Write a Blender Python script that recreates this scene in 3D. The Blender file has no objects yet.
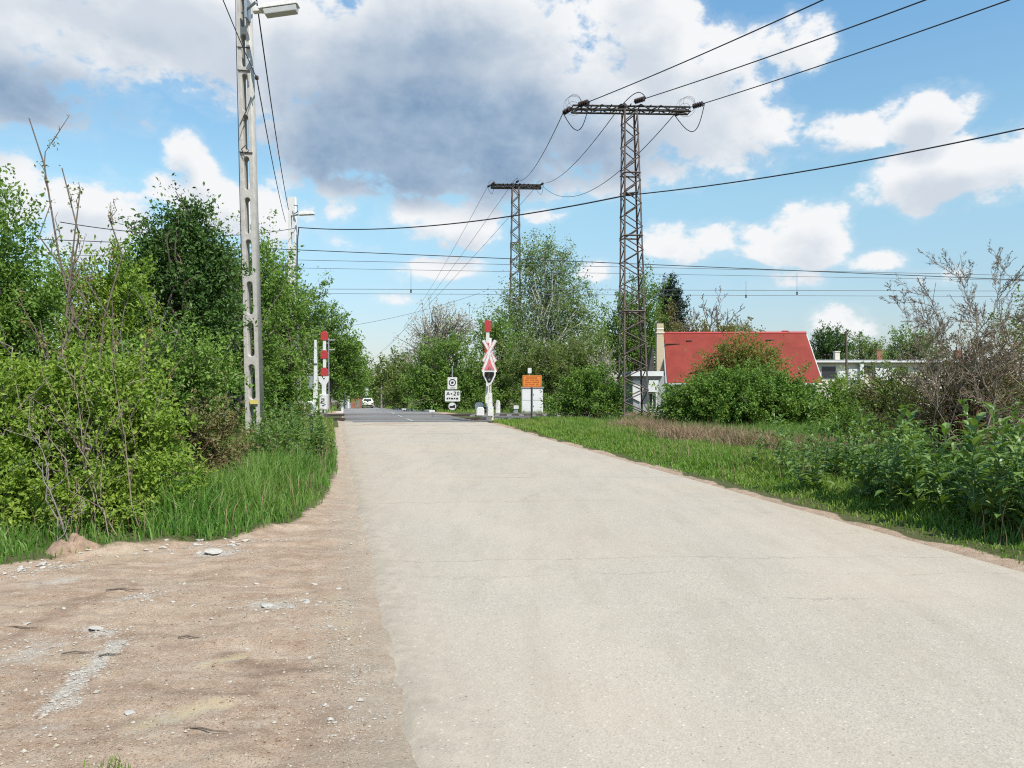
import bpy, math, random
import numpy as np
from mathutils import Vector, Matrix

random.seed(7)
RNG = np.random.default_rng(11)
scene = bpy.context.scene
COL = scene.collection
F = 770.0            # focal length in pixels
EYE = 1.75
HY = 392.0           # horizon row

# ------------------------------------------------------------------ terrain profile
def gh(Y):
    """height of road and land along the view direction: a ramp up to the railway, flat over it, a ramp down"""
    Y = np.asarray(Y, dtype=float)
    z = np.where(Y < 30.7, 0.018 * Y, 0.5526)
    z = np.where(Y > 44.0, 0.5526 - 0.017 * (Y - 44.0), z)
    z = np.where(Y > 115.0, 0.5526 - 0.017 * 71.0, z)
    z = np.where(Y < -20, -0.36, z)
    return z
def g1(Y): return float(gh(Y))
def rc(Y):
    """road centre line"""
    Y = np.asarray(Y, dtype=float)
    a = 1.6 - 0.2365 * (Y - 7.4)
    b = -4.69 - 0.222 * (Y - 34.0)
    c = -4.69 - 0.222 * 96.0 - 0.222 * (Y - 130) - 0.0006 * (Y - 130) ** 2
    return np.where(Y < 34, a, np.where(Y < 130, b, c))
def rhw(Y):
    Y = np.asarray(Y, dtype=float)
    return np.where(Y < 34, 3.07, 2.85)
def P(px, py, D):
    return Vector(((px - 512.0) / F * D, D, EYE - (py - HY) / F * D))
def PX(px, D): return (px - 512.0) / F * D
def GP(px, py):
    """ground point seen at a pixel"""
    lo, hi = 1.0, 400.0
    for _ in range(60):
        m = 0.5 * (lo + hi)
        if EYE - (py - HY) / F * m > g1(m): lo = m
        else: hi = m
    return Vector(((px - 512.0) / F * lo, lo, g1(lo)))

# ------------------------------------------------------------------ numpy noise
_perm = np.random.default_rng(3).random((256, 256))
def vnoise(x, y):
    xi = np.floor(x).astype(int); yi = np.floor(y).astype(int)
    fx = x - xi; fy = y - yi
    fx = fx * fx * (3 - 2 * fx); fy = fy * fy * (3 - 2 * fy)
    a = _perm[xi % 256, yi % 256]; b = _perm[(xi + 1) % 256, yi % 256]
    c = _perm[xi % 256, (yi + 1) % 256]; d = _perm[(xi + 1) % 256, (yi + 1) % 256]
    return (a * (1 - fx) + b * fx) * (1 - fy) + (c * (1 - fx) + d * fx) * fy - 0.5
def fbm(x, y, o=4):
    s = 0; a = 1.0
    for i in range(o):
        s = s + a * vnoise(x * 2 ** i + 17.3 * i, y * 2 ** i + 5.1 * i); a *= 0.5
    return s
def sstep(a, b, x):
    t = np.clip((x - a) / (b - a), 0, 1); return t * t * (3 - 2 * t)

# ------------------------------------------------------------------ material helpers
class NT:
    def __init__(s, tree): s.t = tree; s.n = tree.nodes; s.l = tree.links
    def new(s, typ, **kw):
        n = s.n.new(typ)
        for k, v in kw.items(): setattr(n, k, v)
        return n
    def link(s, a, b): s.l.new(a, b)
    def setin(s, sock, v):
        if hasattr(v, 'is_output') or isinstance(v, bpy.types.NodeSocket): s.link(v, sock)
        else: sock.default_value = v
    def math(s, op, a, b=None, c=None, clamp=False):
        n = s.new('ShaderNodeMath', operation=op); n.use_clamp = clamp
        s.setin(n.inputs[0], a)
        if b is not None: s.setin(n.inputs[1], b)
        if c is not None: s.setin(n.inputs[2], c)
        return n.outputs[0]
    def vmath(s, op, a, b=None):
        n = s.new('ShaderNodeVectorMath', operation=op)
        s.setin(n.inputs[0], a)
        if b is not None: s.setin(n.inputs[1], b)
        return n.outputs['Value'] if op in ('DOT_PRODUCT', 'LENGTH') else n.outputs['Vector']
    def noise(s, vec, scale, detail=4, rough=0.55, dist=0.0):
        n = s.new('ShaderNodeTexNoise'); n.inputs['Scale'].default_value = scale
        n.inputs['Detail'].default_value = detail; n.inputs['Roughness'].default_value = rough
        n.inputs['Distortion'].default_value = dist
        if vec is not None: s.link(vec, n.inputs['Vector'])
        return n.outputs['Fac']
    def ramp(s, fac, stops, interp='LINEAR'):
        n = s.new('ShaderNodeValToRGB'); n.color_ramp.interpolation = interp
        e = n.color_ramp.elements
        while len(e) < len(stops): e.new(0.5)
        for i, (p, c) in enumerate(stops):
            e[i].position = p
            e[i].color = (c, c, c, 1) if isinstance(c, (int, float)) else (c[0], c[1], c[2], 1)
        s.link(fac, n.inputs['Fac'])
        return n.outputs['Color']
    def mix(s, fac, a, b, blend='MIX'):
        n = s.new('ShaderNodeMix', data_type='RGBA', blend_type=blend)
        s.setin(n.inputs[0], fac)
        for sock, v in ((n.inputs[6], a), (n.inputs[7], b)):
            if isinstance(v, tuple) and len(v) == 3: v = (v[0], v[1], v[2], 1)
            s.setin(sock, v)
        return n.outputs[2]
    def mapr(s, v, a, b, c=0.0, d=1.0, smooth=False):
        n = s.new('ShaderNodeMapRange'); n.interpolation_type = 'SMOOTHSTEP' if smooth else 'LINEAR'
        n.inputs[1].default_value = a; n.inputs[2].default_value = b
        n.inputs[3].default_value = c; n.inputs[4].default_value = d
        s.setin(n.inputs[0], v); return n.outputs[0]

def new_mat(name):
    m = bpy.data.materials.new(name); m.use_nodes = True
    t = NT(m.node_tree); t.n.clear()
    out = t.new('ShaderNodeOutputMaterial')
    b = t.new('ShaderNodeBsdfPrincipled'); t.link(b.outputs[0], out.inputs[0])
    return m, t, b, out
def surf(name, col, rough=0.6, metal=0.0, var=0.25, scale=6.0, bump=0.0, bscale=60.0, dirt=None, dirt_amt=0.3):
    """painted / weathered material: base colour with mottling, optional stain colour, optional bump"""
    m, t, b, out = new_mat(name)
    tc = t.new('ShaderNodeTexCoord').outputs['Object']
    n1 = t.noise(tc, scale, 6, 0.65)
    lo = tuple(c * (1 - var) for c in col); hi = tuple(min(1, c * (1 + var * 0.6)) for c in col)
    c = t.ramp(n1, [(0.3, lo), (0.7, hi)])
    if dirt:
        n2 = t.noise(tc, scale * 2.3, 8, 0.7)
        f = t.mapr(n2, 0.62 - dirt_amt * 0.4, 0.72, 0, 0.85)
        c = t.mix(f, c, dirt)
    t.link(c, b.inputs['Base Color'])
    b.inputs['Roughness'].default_value = rough; b.inputs['Metallic'].default_value = metal
    b.inputs['Specular IOR Level'].default_value = 0.35
    if bump:
        bp = t.new('ShaderNodeBump'); bp.inputs['Strength'].default_value = bump
        bp.inputs['Distance'].default_value = 0.01
        t.link(t.noise(tc, bscale, 5), bp.inputs['Height']); t.link(bp.outputs[0], b.inputs['Normal'])
    return m
def leaf_mat(name, cols, transl=0.35, rough=0.5, vscale=1.1):
    m, t, b, out = new_mat(name)
    g = t.new('ShaderNodeNewGeometry')
    pos = t.new('ShaderNodeTexCoord').outputs['Object']
    k = len(cols)
    base = t.ramp(g.outputs['Random Per Island'], [(i / max(1, k - 1), c) for i, c in enumerate(cols)])
    nz = t.noise(pos, vscale, 3)
    # sprays of younger, yellower leaves among older ones
    yl = t.mix(t.mapr(nz, 0.4, 0.7, 0.0, 0.5), base, tuple(min(1, c * f) for c, f in zip(cols[-1], (1.12, 1.03, 0.9))))
    t.link(yl, b.inputs['Base Color'])
    b.inputs['Roughness'].default_value = rough; b.inputs['Specular IOR Level'].default_value = 0.28
    tr = t.new('ShaderNodeBsdfTranslucent')
    tcol = t.mix(1.0, yl, (1.25, 1.4, 0.5), 'MULTIPLY')
    t.link(tcol, tr.inputs['Color'])
    mx = t.new('ShaderNodeMixShader'); mx.inputs[0].default_value = transl
    t.link(b.outputs[0], mx.inputs[1]); t.link(tr.outputs[0], mx.inputs[2]); t.link(mx.outputs[0], out.inputs[0])
    return m

M = {}
M['concrete'] = surf('pole_concrete', (0.42, 0.395, 0.355), 0.85, var=0.2, scale=5, bump=0.25, bscale=90, dirt=(0.30, 0.28, 0.25), dirt_amt=0.25)
M['concrete_far'] = surf('weathered_concrete', (0.44, 0.43, 0.40), 0.85, var=0.2, scale=4)
M['whitepaint'] = surf('white_paint', (0.62, 0.61, 0.585), 0.5, var=0.08, scale=7, dirt=(0.36, 0.31, 0.25), dirt_amt=0.45)
M['redpaint'] = surf('red_paint', (0.38, 0.035, 0.035), 0.55, var=0.2, scale=9)
M['pinkred'] = surf('faded_red_paint', (0.50, 0.15, 0.16), 0.6, var=0.2, scale=9)
M['blackpaint'] = surf('black_paint', (0.02, 0.02, 0.022), 0.5, var=0.3)
M['darkmetal'] = surf('dark_steel', (0.06, 0.055, 0.05), 0.6, metal=0.3, var=0.4)
M['galv'] = surf('galvanised_steel', (0.36, 0.37, 0.38), 0.45, metal=0.6, var=0.2)
M['lattice'] = surf('weathered_lattice_steel', (0.12, 0.10, 0.088), 0.7, metal=0.2, var=0.35, scale=3, dirt=(0.14, 0.075, 0.05), dirt_amt=0.5)
M['rust'] = surf('rusty_steel', (0.15, 0.085, 0.055), 0.8, metal=0.2, var=0.4, scale=4)
M['porcelain'] = surf('dark_glazed_insulator', (0.05, 0.03, 0.025), 0.25, var=0.2)
M['wire'] = surf('cable_black', (0.03, 0.03, 0.034), 0.6, var=0.2)
M['wiregrey'] = surf('cable_grey', (0.10, 0.11, 0.12), 0.5, var=0.2)
M['orange'] = surf('orange_board_paint', (0.62, 0.19, 0.03), 0.5, var=0.1)
M['orangedark'] = surf('dark_orange_lettering', (0.30, 0.07, 0.02), 0.5, var=0.1)
M['yellow'] = surf('yellow_plate', (0.60, 0.47, 0.13), 0.5, var=0.12)
M['lens_red'] = surf('dark_red_lens', (0.10, 0.012, 0.012), 0.2, var=0.1)
M['lens_white'] = surf('clear_lens', (0.82, 0.82, 0.80), 0.15, var=0.05)
M['brick'] = surf('brick_red', (0.30, 0.12, 0.08), 0.85, var=0.3, scale=5)
M['plaster_grey'] = surf('grey_plaster', (0.30, 0.30, 0.30), 0.9, var=0.15, scale=2.5, dirt=(0.2, 0.19, 0.18), dirt_amt=0.3)
M['plaster_white'] = surf('white_plaster', (0.60, 0.59, 0.57), 0.9, var=0.08, scale=2)
M['plaster_cream'] = surf('cream_plaster', (0.62, 0.56, 0.46), 0.9, var=0.12, scale=2)
M['glass'] = surf('window_glass', (0.03, 0.035, 0.04), 0.08, var=0.2)
M['bark'] = surf('bark_brown', (0.13, 0.10, 0.075), 0.9, var=0.4, scale=12)
M['bark_grey'] = surf('bark_grey', (0.22, 0.19, 0.165), 0.9, var=0.35, scale=12)
M['bark_twig'] = surf('twig_brown', (0.215, 0.165, 0.12), 0.9, var=0.35, scale=10)
M['bark_birch'] = surf('bark_birch', (0.42, 0.40, 0.37), 0.8, var=0.1, scale=4, dirt=(0.06, 0.05, 0.045), dirt_amt=0.35)
M['twig_red'] = surf('twig_reddish', (0.16, 0.085, 0.06), 0.85, var=0.3, scale=8)
M['carpaint'] = surf('cream_white_car_paint', (0.72, 0.70, 0.60), 0.25, var=0.03)
M['tyre'] = surf('tyre_rubber', (0.02, 0.02, 0.02), 0.8, var=0.2)
M['ballast'] = surf('ballast_stone', (0.13, 0.12, 0.11), 0.95, var=0.45, scale=14, bump=0.8, bscale=18)
M['stone'] = surf('pale_limestone', (0.44, 0.405, 0.35), 0.9, var=0.25, scale=9, bump=0.4, bscale=40)
M['rubble'] = surf('crushed_stone', (0.36, 0.325, 0.275), 0.95, var=0.3, scale=25)
M['straw'] = leaf_mat('dry_stalks', [(0.26, 0.17, 0.11), (0.34, 0.25, 0.16), (0.20, 0.12, 0.08)], 0.15, 0.8)
M['grass'] = leaf_mat('grass_blades', [(0.05, 0.135, 0.02), (0.08, 0.195, 0.026), (0.125, 0.25, 0.04), (0.19, 0.27, 0.075)], 0.36, 0.45, 0.6)
M['grass_short'] = leaf_mat('short_grass_blades', [(0.085, 0.175, 0.022), (0.125, 0.24, 0.03), (0.175, 0.29, 0.045), (0.25, 0.31, 0.09)], 0.36, 0.5, 0.5)

# roof: standing metal tile rows with faint streaks
def roof_mat():
    m, t, b, out = new_mat('red_roof_sheet')
    tc = t.new('ShaderNodeTexCoord').outputs['Object']
    w = t.new('ShaderNodeTexWave', wave_type='BANDS', bands_direction='Z'); w.inputs['Scale'].default_value = 1.45
    w.inputs['Distortion'].default_value = 0.15
    t.link(tc, w.inputs['Vector'])
    w2 = t.new('ShaderNodeTexWave', wave_type='BANDS', bands_direction='X'); w2.inputs['Scale'].default_value = 1.6
    t.link(tc, w2.inputs['Vector'])
    n1 = t.noise(tc, 1.2, 6, 0.6)
    c = t.ramp(n1, [(0.3, (0.17, 0.024, 0.016)), (0.7, (0.235, 0.037, 0.024))])
    t.link(c, b.inputs['Base Color']); b.inputs['Roughness'].default_value = 0.7; b.inputs['Specular IOR Level'].default_value = 0.2
    bp = t.new('ShaderNodeBump'); bp.inputs['Strength'].default_value = 0.25; bp.inputs['Distance'].default_value = 0.02
    h = t.math('ADD', w.outputs['Fac'], t.math('MULTIPLY', w2.outputs['Fac'], 0.4))
    t.link(h, bp.inputs['Height']); t.link(bp.outputs[0], b.inputs['Normal'])
    return m
M['roof'] = roof_mat()

def brick_mat():
    m, t, b, out = new_mat('yellow_chimney_brick')
    tc = t.new('ShaderNodeTexCoord').outputs['Object']
    mp = t.new('ShaderNodeMapping'); mp.inputs['Rotation'].default_value = (math.radians(90), 0, 0)
    t.link(tc, mp.inputs['Vector'])
    br = t.new('ShaderNodeTexBrick'); br.inputs['Scale'].default_value = 5.0
    br.inputs['Color1'].default_value = (0.52, 0.42, 0.26, 1); br.inputs['Color2'].default_value = (0.44, 0.34, 0.21, 1)
    br.inputs['Mortar'].default_value = (0.35, 0.32, 0.27, 1)
    t.link(mp.outputs[0], br.inputs['Vector']); t.link(br.outputs['Color'], b.inputs['Base Color'])
    b.inputs['Roughness'].default_value = 0.9
    return m
M['chimney'] = brick_mat()

# asphalt: pale worn, dusty towards the left edge
def road_mat(name, base, dust, dark=False):
    m, t, b, out = new_mat(name)
    pos = t.new('ShaderNodeTexCoord').outputs['Object']
    att = t.new('ShaderNodeAttribute', attribute_name='edge'); edge = att.outputs['Fac']
    fine = t.noise(pos, 95.0, 4, 0.75)
    vor = t.new('ShaderNodeTexVoronoi'); vor.inputs['Scale'].default_value = 75.0; t.link(pos, vor.inputs['Vector'])
    mid = t.noise(pos, 2.2, 6, 0.6)
    big = t.noise(pos, 0.35, 4, 0.5)
    c = t.ramp(fine, [(0.28, tuple(x * 0.50 for x in base)), (0.5, base), (0.74, tuple(min(1, x * 1.35) for x in base))])
    stone = t.ramp(vor.outputs['Color'], [(0.0, tuple(x * 0.66 for x in base)), (0.5, base), (1.0, tuple(min(1, x * 1.25) for x in base))])
    c = t.mix(0.5, c, stone)
    c = t.mix(t.mapr(mid, 0.35, 0.7, 0, 0.28), c, tuple(x * f for x, f in zip(base, (0.82, 0.83, 0.85))))
    c = t.mix(t.mapr(big, 0.45, 0.65, 0, 0.35), c, tuple(min(1, x * f) for x, f in zip(base, (1.08, 1.03, 0.93))))
    # tyre-polished length-wise lanes
    xyz = t.new('ShaderNodeSeparateXYZ'); t.link(pos, xyz.inputs[0])
    # transverse hairline cracks and patch joints
    warp = t.noise(pos, 0.9, 5, 0.65)
    yy = t.math('ADD', t.math('ADD', xyz.outputs['Y'], t.math('MULTIPLY', warp, 0.7)), t.math('MULTIPLY', xyz.outputs['X'], -0.02))
    crack = None
    gate = t.mapr(t.noise(pos, 0.8, 3), 0.42, 0.55, 0, 1)
    for y0, w, k in ((6.85, 0.012, 0.5), (7.45, 0.016, 0.6), (10.9, 0.02, 0.55), (13.6, 0.03, 0.6), (18.0, 0.05, 0.5), (24.2, 0.10, 0.7), (28.6, 0.2, 1.0)):
        d = t.math('ABSOLUTE', t.math('SUBTRACT', yy, y0 + 0.35))
        f = t.math('MULTIPLY', t.mapr(d, w * 0.4, w, 1, 0), k)
        crack = f if crack is None else t.math('MAXIMUM', crack, f)
    vc = t.new('ShaderNodeTexVoronoi', feature='DISTANCE_TO_EDGE'); vc.inputs['Scale'].default_value = 0.42
    wn = t.new('ShaderNodeTexNoise'); wn.inputs['Scale'].default_value = 1.6; wn.inputs['Detail'].default_value = 6; wn.inputs['Roughness'].default_value = .7; t.link(pos, wn.inputs['Vector'])
    wv = t.vmath('ADD', pos, t.mix(1.0, wn.outputs['Color'], (0.9, 0.9, 0.9), 'MULTIPLY'))
    t.link(wv, vc.inputs['Vector'])
    f = t.math('MULTIPLY', t.mapr(vc.outputs['Distance'], 0.002, 0.008, 0.5, 0), t.mapr(t.noise(pos, 0.55, 3), 0.5, 0.62, 0, 1))
    crack = t.math('MAXIMUM', t.math('MULTIPLY', crack, t.mapr(warp, 0.35, 0.6, 0.25, 1)), f)
    c = t.mix(t.math('MULTIPLY', crack, 0.75), c, tuple(x * 0.35 for x in base))
    # dirt carried on from the shoulders
    ef = t.math('ADD', edge, t.math('MULTIPLY', t.math('SUBTRACT', t.noise(pos, 1.6, 7, 0.7), 0.5), 0.75))
    dcol = t.ramp(t.noise(pos, 7.0, 7, 0.7), [(0.3, tuple(x * 0.62 for x in dust)), (0.65, dust)])
    c = t.mix(t.mapr(ef, 0.2, 0.9, 0, 0.9), c, dcol)
    # worn lanes along the road, loose grit, stains
    lane = t.math('ABSOLUTE', t.math('SUBTRACT', t.math('ABSOLUTE', t.new('ShaderNodeAttribute', attribute_name='lat').outputs['Fac']), 1.55))
    lf = t.math('MULTIPLY', t.mapr(lane, 0.15, 0.75, 1, 0, True), t.mapr(t.noise(pos, 0.7, 5, 0.6), 0.35, 0.65, 0.2, 1))
    c = t.mix(t.math('MULTIPLY', lf, 0.22), c, tuple(min(1, x * f) for x, f in zip(base, (1.22, 1.21, 1.2))))
    sm = t.new('ShaderNodeMapping'); sm.inputs['Rotation'].default_value = (0, 0, math.radians(-13.3)); sm.inputs['Scale'].default_value = (2.6, 0.5, 1); t.link(pos, sm.inputs['Vector'])
    c = t.mix(t.mapr(t.noise(sm.outputs[0], 1.5, 8, 0.68), 0.47, 0.66, 0, 0.32), c, tuple(x * f for x, f in zip(base, (0.74, 0.72, 0.68))))
    c = t.mix(t.mapr(t.noise(pos, 0.5, 6, 0.6), 0.55, 0.7, 0, 0.35), c, dust)
    g1_ = t.new('ShaderNodeTexVoronoi'); g1_.inputs['Scale'].default_value = 26.0; t.link(pos, g1_.inputs['Vector'])
    gs = t.new('ShaderNodeSeparateColor'); t.link(g1_.outputs['Color'], gs.inputs[0])
    c = t.mix(t.math('MULTIPLY', t.mapr(g1_.outputs['Distance'], 0.10, 0.2, 1, 0), t.mapr(gs.outputs[0], 0.62, 0.66, 0, 0.75)), c, tuple(x * 0.42 for x in base))
    c = t.mix(t.math('MULTIPLY', t.mapr(g1_.outputs['Distance'], 0.12, 0.24, 1, 0), t.mapr(gs.outputs[1], 0.68, 0.72, 0, 0.7)), c, tuple(min(1, x * 1.5) for x in base))
    # few dark oil spots and bits of leaf
    v2 = t.new('ShaderNodeTexVoronoi'); v2.inputs['Scale'].default_value = 0.8; t.link(wv, v2.inputs['Vector'])
    c = t.mix(t.mapr(v2.outputs['Distance'], 0.02, 0.035, 0.6, 0), c, tuple(x * 0.3 for x in base))
    t.link(c, b.inputs['Base Color'])
    b.inputs['Roughness'].default_value = 0.88; b.inputs['Specular IOR Level'].default_value = 0.25
    bp = t.new('ShaderNodeBump'); bp.inputs['Strength'].default_value = 0.35; bp.inputs['Distance'].default_value = 0.005
    hh = t.math('ADD', vor.outputs['Distance'], t.math('MULTIPLY', fine, 0.8))
    t.link(hh, bp.inputs['Height']); t.link(bp.outputs[0], b.inputs['Normal'])
    return m
M['road'] = road_mat('worn_pale_asphalt', (0.39, 0.338, 0.27), (0.425, 0.355, 0.27))
M['road_far'] = road_mat('grey_asphalt', (0.23, 0.22, 0.21), (0.30, 0.26, 0.20))
M['road_dark'] = road_mat('dark_asphalt', (0.185, 0.175, 0.165), (0.34, 0.28, 0.2))
M['line'] = surf('worn_white_line', (0.42, 0.41, 0.39), 0.85, var=0.4, scale=8, dirt=(.2, .19, .18), dirt_amt=.6)

def ground_mat():
    m, t, b, out = new_mat('ground_soil')
    pos = t.new('ShaderNodeTexCoord').outputs['Object']
    dirt = t.new('ShaderNodeAttribute', attribute_name='dirt').outputs['Fac']
    chalk = t.new('ShaderNodeAttribute', attribute_name='chalk').outputs['Fac']
    # bare earth
    nA = t.noise(pos, 1.1, 7, 0.65); nB = t.noise(pos, 9.0, 12, 0.8)
    nC = t.noise(pos, 60.0, 5, 0.75)
    stretched = t.new('ShaderNodeMapping'); stretched.inputs['Scale'].default_value = (0.8, 3.2, 1)
    stretched.inputs['Rotation'].default_value = (0, 0, math.radians(-14)); t.link(pos, stretched.inputs['Vector'])
    nS = t.noise(stretched.outputs[0], 1.7, 12, 0.78)
    earth = t.ramp(nS, [(0.32, (0.18, 0.108, 0.062)), (0.45, (0.36, 0.242, 0.163)), (0.55, (0.475, 0.36, 0.262)), (0.66, (0.56, 0.475, 0.36))])
    earth = t.mix(0.5, earth, t.ramp(nB, [(0.32, (0.19, 0.12, 0.072)), (0.5, (0.36, 0.258, 0.18)), (0.68, (0.49, 0.385, 0.29))]))
    earth = t.mix(t.mapr(nA, 0.5, 0.68, 0, 0.5), earth, (0.46, 0.37, 0.25))
    earth = t.mix(t.mapr(nC, 0.35, 0.58, 0.4, 0.0), earth, (0.14, 0.09, 0.06))
    vor = t.new('ShaderNodeTexVoronoi'); vor.inputs['Scale'].default_value = 38; t.link(pos, vor.inputs['Vector'])
    peb = t.math('MULTIPLY', t.mapr(vor.outputs['Distance'], 0.16, 0.26, 1, 0), t.mapr(t.noise(pos, 2.2, 5), 0.44, 0.62, 0, 0.85))
    earth = t.mix(peb, earth, (0.44, 0.40, 0.34))
    v3 = t.new('ShaderNodeTexVoronoi'); v3.inputs['Scale'].default_value = 85; t.link(pos, v3.inputs['Vector'])
    vs_ = t.new('ShaderNodeSeparateColor'); t.link(v3.outputs['Color'], vs_.inputs[0])
    earth = t.mix(t.math('MULTIPLY', t.mapr(v3.outputs['Distance'], 0.2, 0.36, 1, 0), t.mapr(vs_.outputs[0], 0.5, 0.55, 0, 0.8)), earth, (0.46, 0.39, 0.31))
    earth = t.mix(t.math('MULTIPLY', t.mapr(v3.outputs['Distance'], 0.2, 0.36, 1, 0), t.mapr(vs_.outputs[1], 0.66, 0.7, 0, 0.8)), earth, (0.10, 0.065, 0.045))
    cf = t.math('ADD', chalk, t.math('MULTIPLY', t.math('SUBTRACT', t.noise(pos, 11.0, 8, 0.75), 0.5), 2.2))
    cf = t.math('MULTIPLY', t.mapr(cf, 0.3, 0.95, 0, 0.8), t.mapr(chalk, 0.02, 0.15, 0, 1))
    earth = t.mix(cf, earth, (0.44, 0.41, 0.36))
    damp = t.new('ShaderNodeAttribute', attribute_name='damp').outputs['Fac']
    sand = t.new('ShaderNodeAttribute', attribute_name='sand').outputs['Fac']
    wob = t.math('MULTIPLY', t.math('SUBTRACT', t.noise(pos, 6.0, 9, 0.75), 0.5), 2.0)
    earth = t.mix(t.math('MULTIPLY', t.mapr(t.math('ADD', damp, wob), 0.3, 1.0, 0, 0.5), t.mapr(damp, 0.02, 0.2, 0, 1)), earth, (0.15, 0.092, 0.06))
    earth = t.mix(t.math('MULTIPLY', t.mapr(t.math('ADD', sand, wob), 0.3, 1.0, 0, 0.7), t.mapr(sand, 0.02, 0.2, 0, 1)), earth, (0.46, 0.37, 0.22))
    dustf = t.new('ShaderNodeAttribute', attribute_name='dust').outputs['Fac']
    df0 = t.math('ADD', dustf, t.math('MULTIPLY', t.math('SUBTRACT', t.noise(pos, 2.4, 9, 0.75), 0.5), 1.7))
    earth = t.mix(t.mapr(df0, 0.35, 1.0, 0, 0.9), earth, t.ramp(t.noise(pos, 30.0, 6, 0.75), [(0.3, (0.27, 0.21, 0.15)), (0.5, (0.345, 0.28, 0.21)), (0.7, (0.40, 0.335, 0.26))]))
    # soil below grass and shrubs
    soil = t.ramp(nB, [(0.3, (0.05, 0.042, 0.022)), (0.55, (0.085, 0.08, 0.035)), (0.75, (0.13, 0.125, 0.06))])
    far = t.ramp(t.noise(pos, 0.06, 4), [(0.35, (0.07, 0.12, 0.03)), (0.65, (0.13, 0.17, 0.055))])
    soil = t.mix(0.18, soil, far)
    df = t.math('ADD', dirt, t.math('MULTIPLY', t.math('SUBTRACT', t.noise(pos, 5.0, 6, 0.7), 0.5), 0.6))
    c = t.mix(t.mapr(df, 0.4, 0.6, 0, 1), soil, earth)
    t.link(c, b.inputs['Base Color']); b.inputs['Roughness'].default_value = 0.95
    b.inputs['Specular IOR Level'].default_value = 0.15
    bp = t.new('ShaderNodeBump'); bp.inputs['Strength'].default_value = 0.9; bp.inputs['Distance'].default_value = 0.02
    h = t.math('ADD', t.math('ADD', nB, t.math('MULTIPLY', nC, 0.5)), t.math('MULTIPLY', peb, 0.35))
    t.link(h, bp.inputs['Height']); t.link(bp.outputs[0], b.inputs['Normal'])
    return m
M['ground'] = ground_mat()

# foliage
M['lf_bright'] = leaf_mat('leaves_bright', [(0.105, 0.185, 0.022), (0.16, 0.25, 0.032), (0.235, 0.32, 0.05)], 0.32)
M['lf_mid'] = leaf_mat('leaves_mid', [(0.078, 0.15, 0.024), (0.115, 0.205, 0.033), (0.165, 0.26, 0.05)], 0.30)
M['lf_dark'] = leaf_mat('leaves_dark', [(0.034, 0.078, 0.018), (0.052, 0.11, 0.023), (0.08, 0.15, 0.032)], 0.25)
M['lf_olive'] = leaf_mat('leaves_olive', [(0.095, 0.145, 0.036), (0.135, 0.185, 0.048), (0.19, 0.225, 0.07)], 0.38)
M['lf_birch'] = leaf_mat('leaves_birch', [(0.11, 0.175, 0.055), (0.16, 0.23, 0.075), (0.23, 0.28, 0.12)], 0.4)
M['lf_brown'] = leaf_mat('leaves_brownish', [(0.17, 0.135, 0.065), (0.14, 0.175, 0.05), (0.23, 0.165, 0.085)], 0.32)
M['lf_rust'] = leaf_mat('leaves_reddish', [(0.08, 0.16, 0.026), (0.12, 0.20, 0.036), (0.17, 0.22, 0.045), (0.28, 0.16, 0.06)], 0.36)
M['lf_conifer'] = leaf_mat('needles_dark', [(0.010, 0.022, 0.014), (0.016, 0.034, 0.02), (0.026, 0.046, 0.028)], 0.1)
M['lf_blossom'] = leaf_mat('blossom_pale', [(0.42, 0.38, 0.33), (0.50, 0.46, 0.42), (0.26, 0.22, 0.17)], 0.3)
M['lf_weed'] = leaf_mat('leaves_weed', [(0.08, 0.15, 0.034), (0.12, 0.20, 0.046), (0.18, 0.26, 0.08)], 0.26, 0.4, 2.0)
M['weedstem'] = surf('weed_stem', (0.10, 0.17, 0.06), 0.7, var=0.3)

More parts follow.
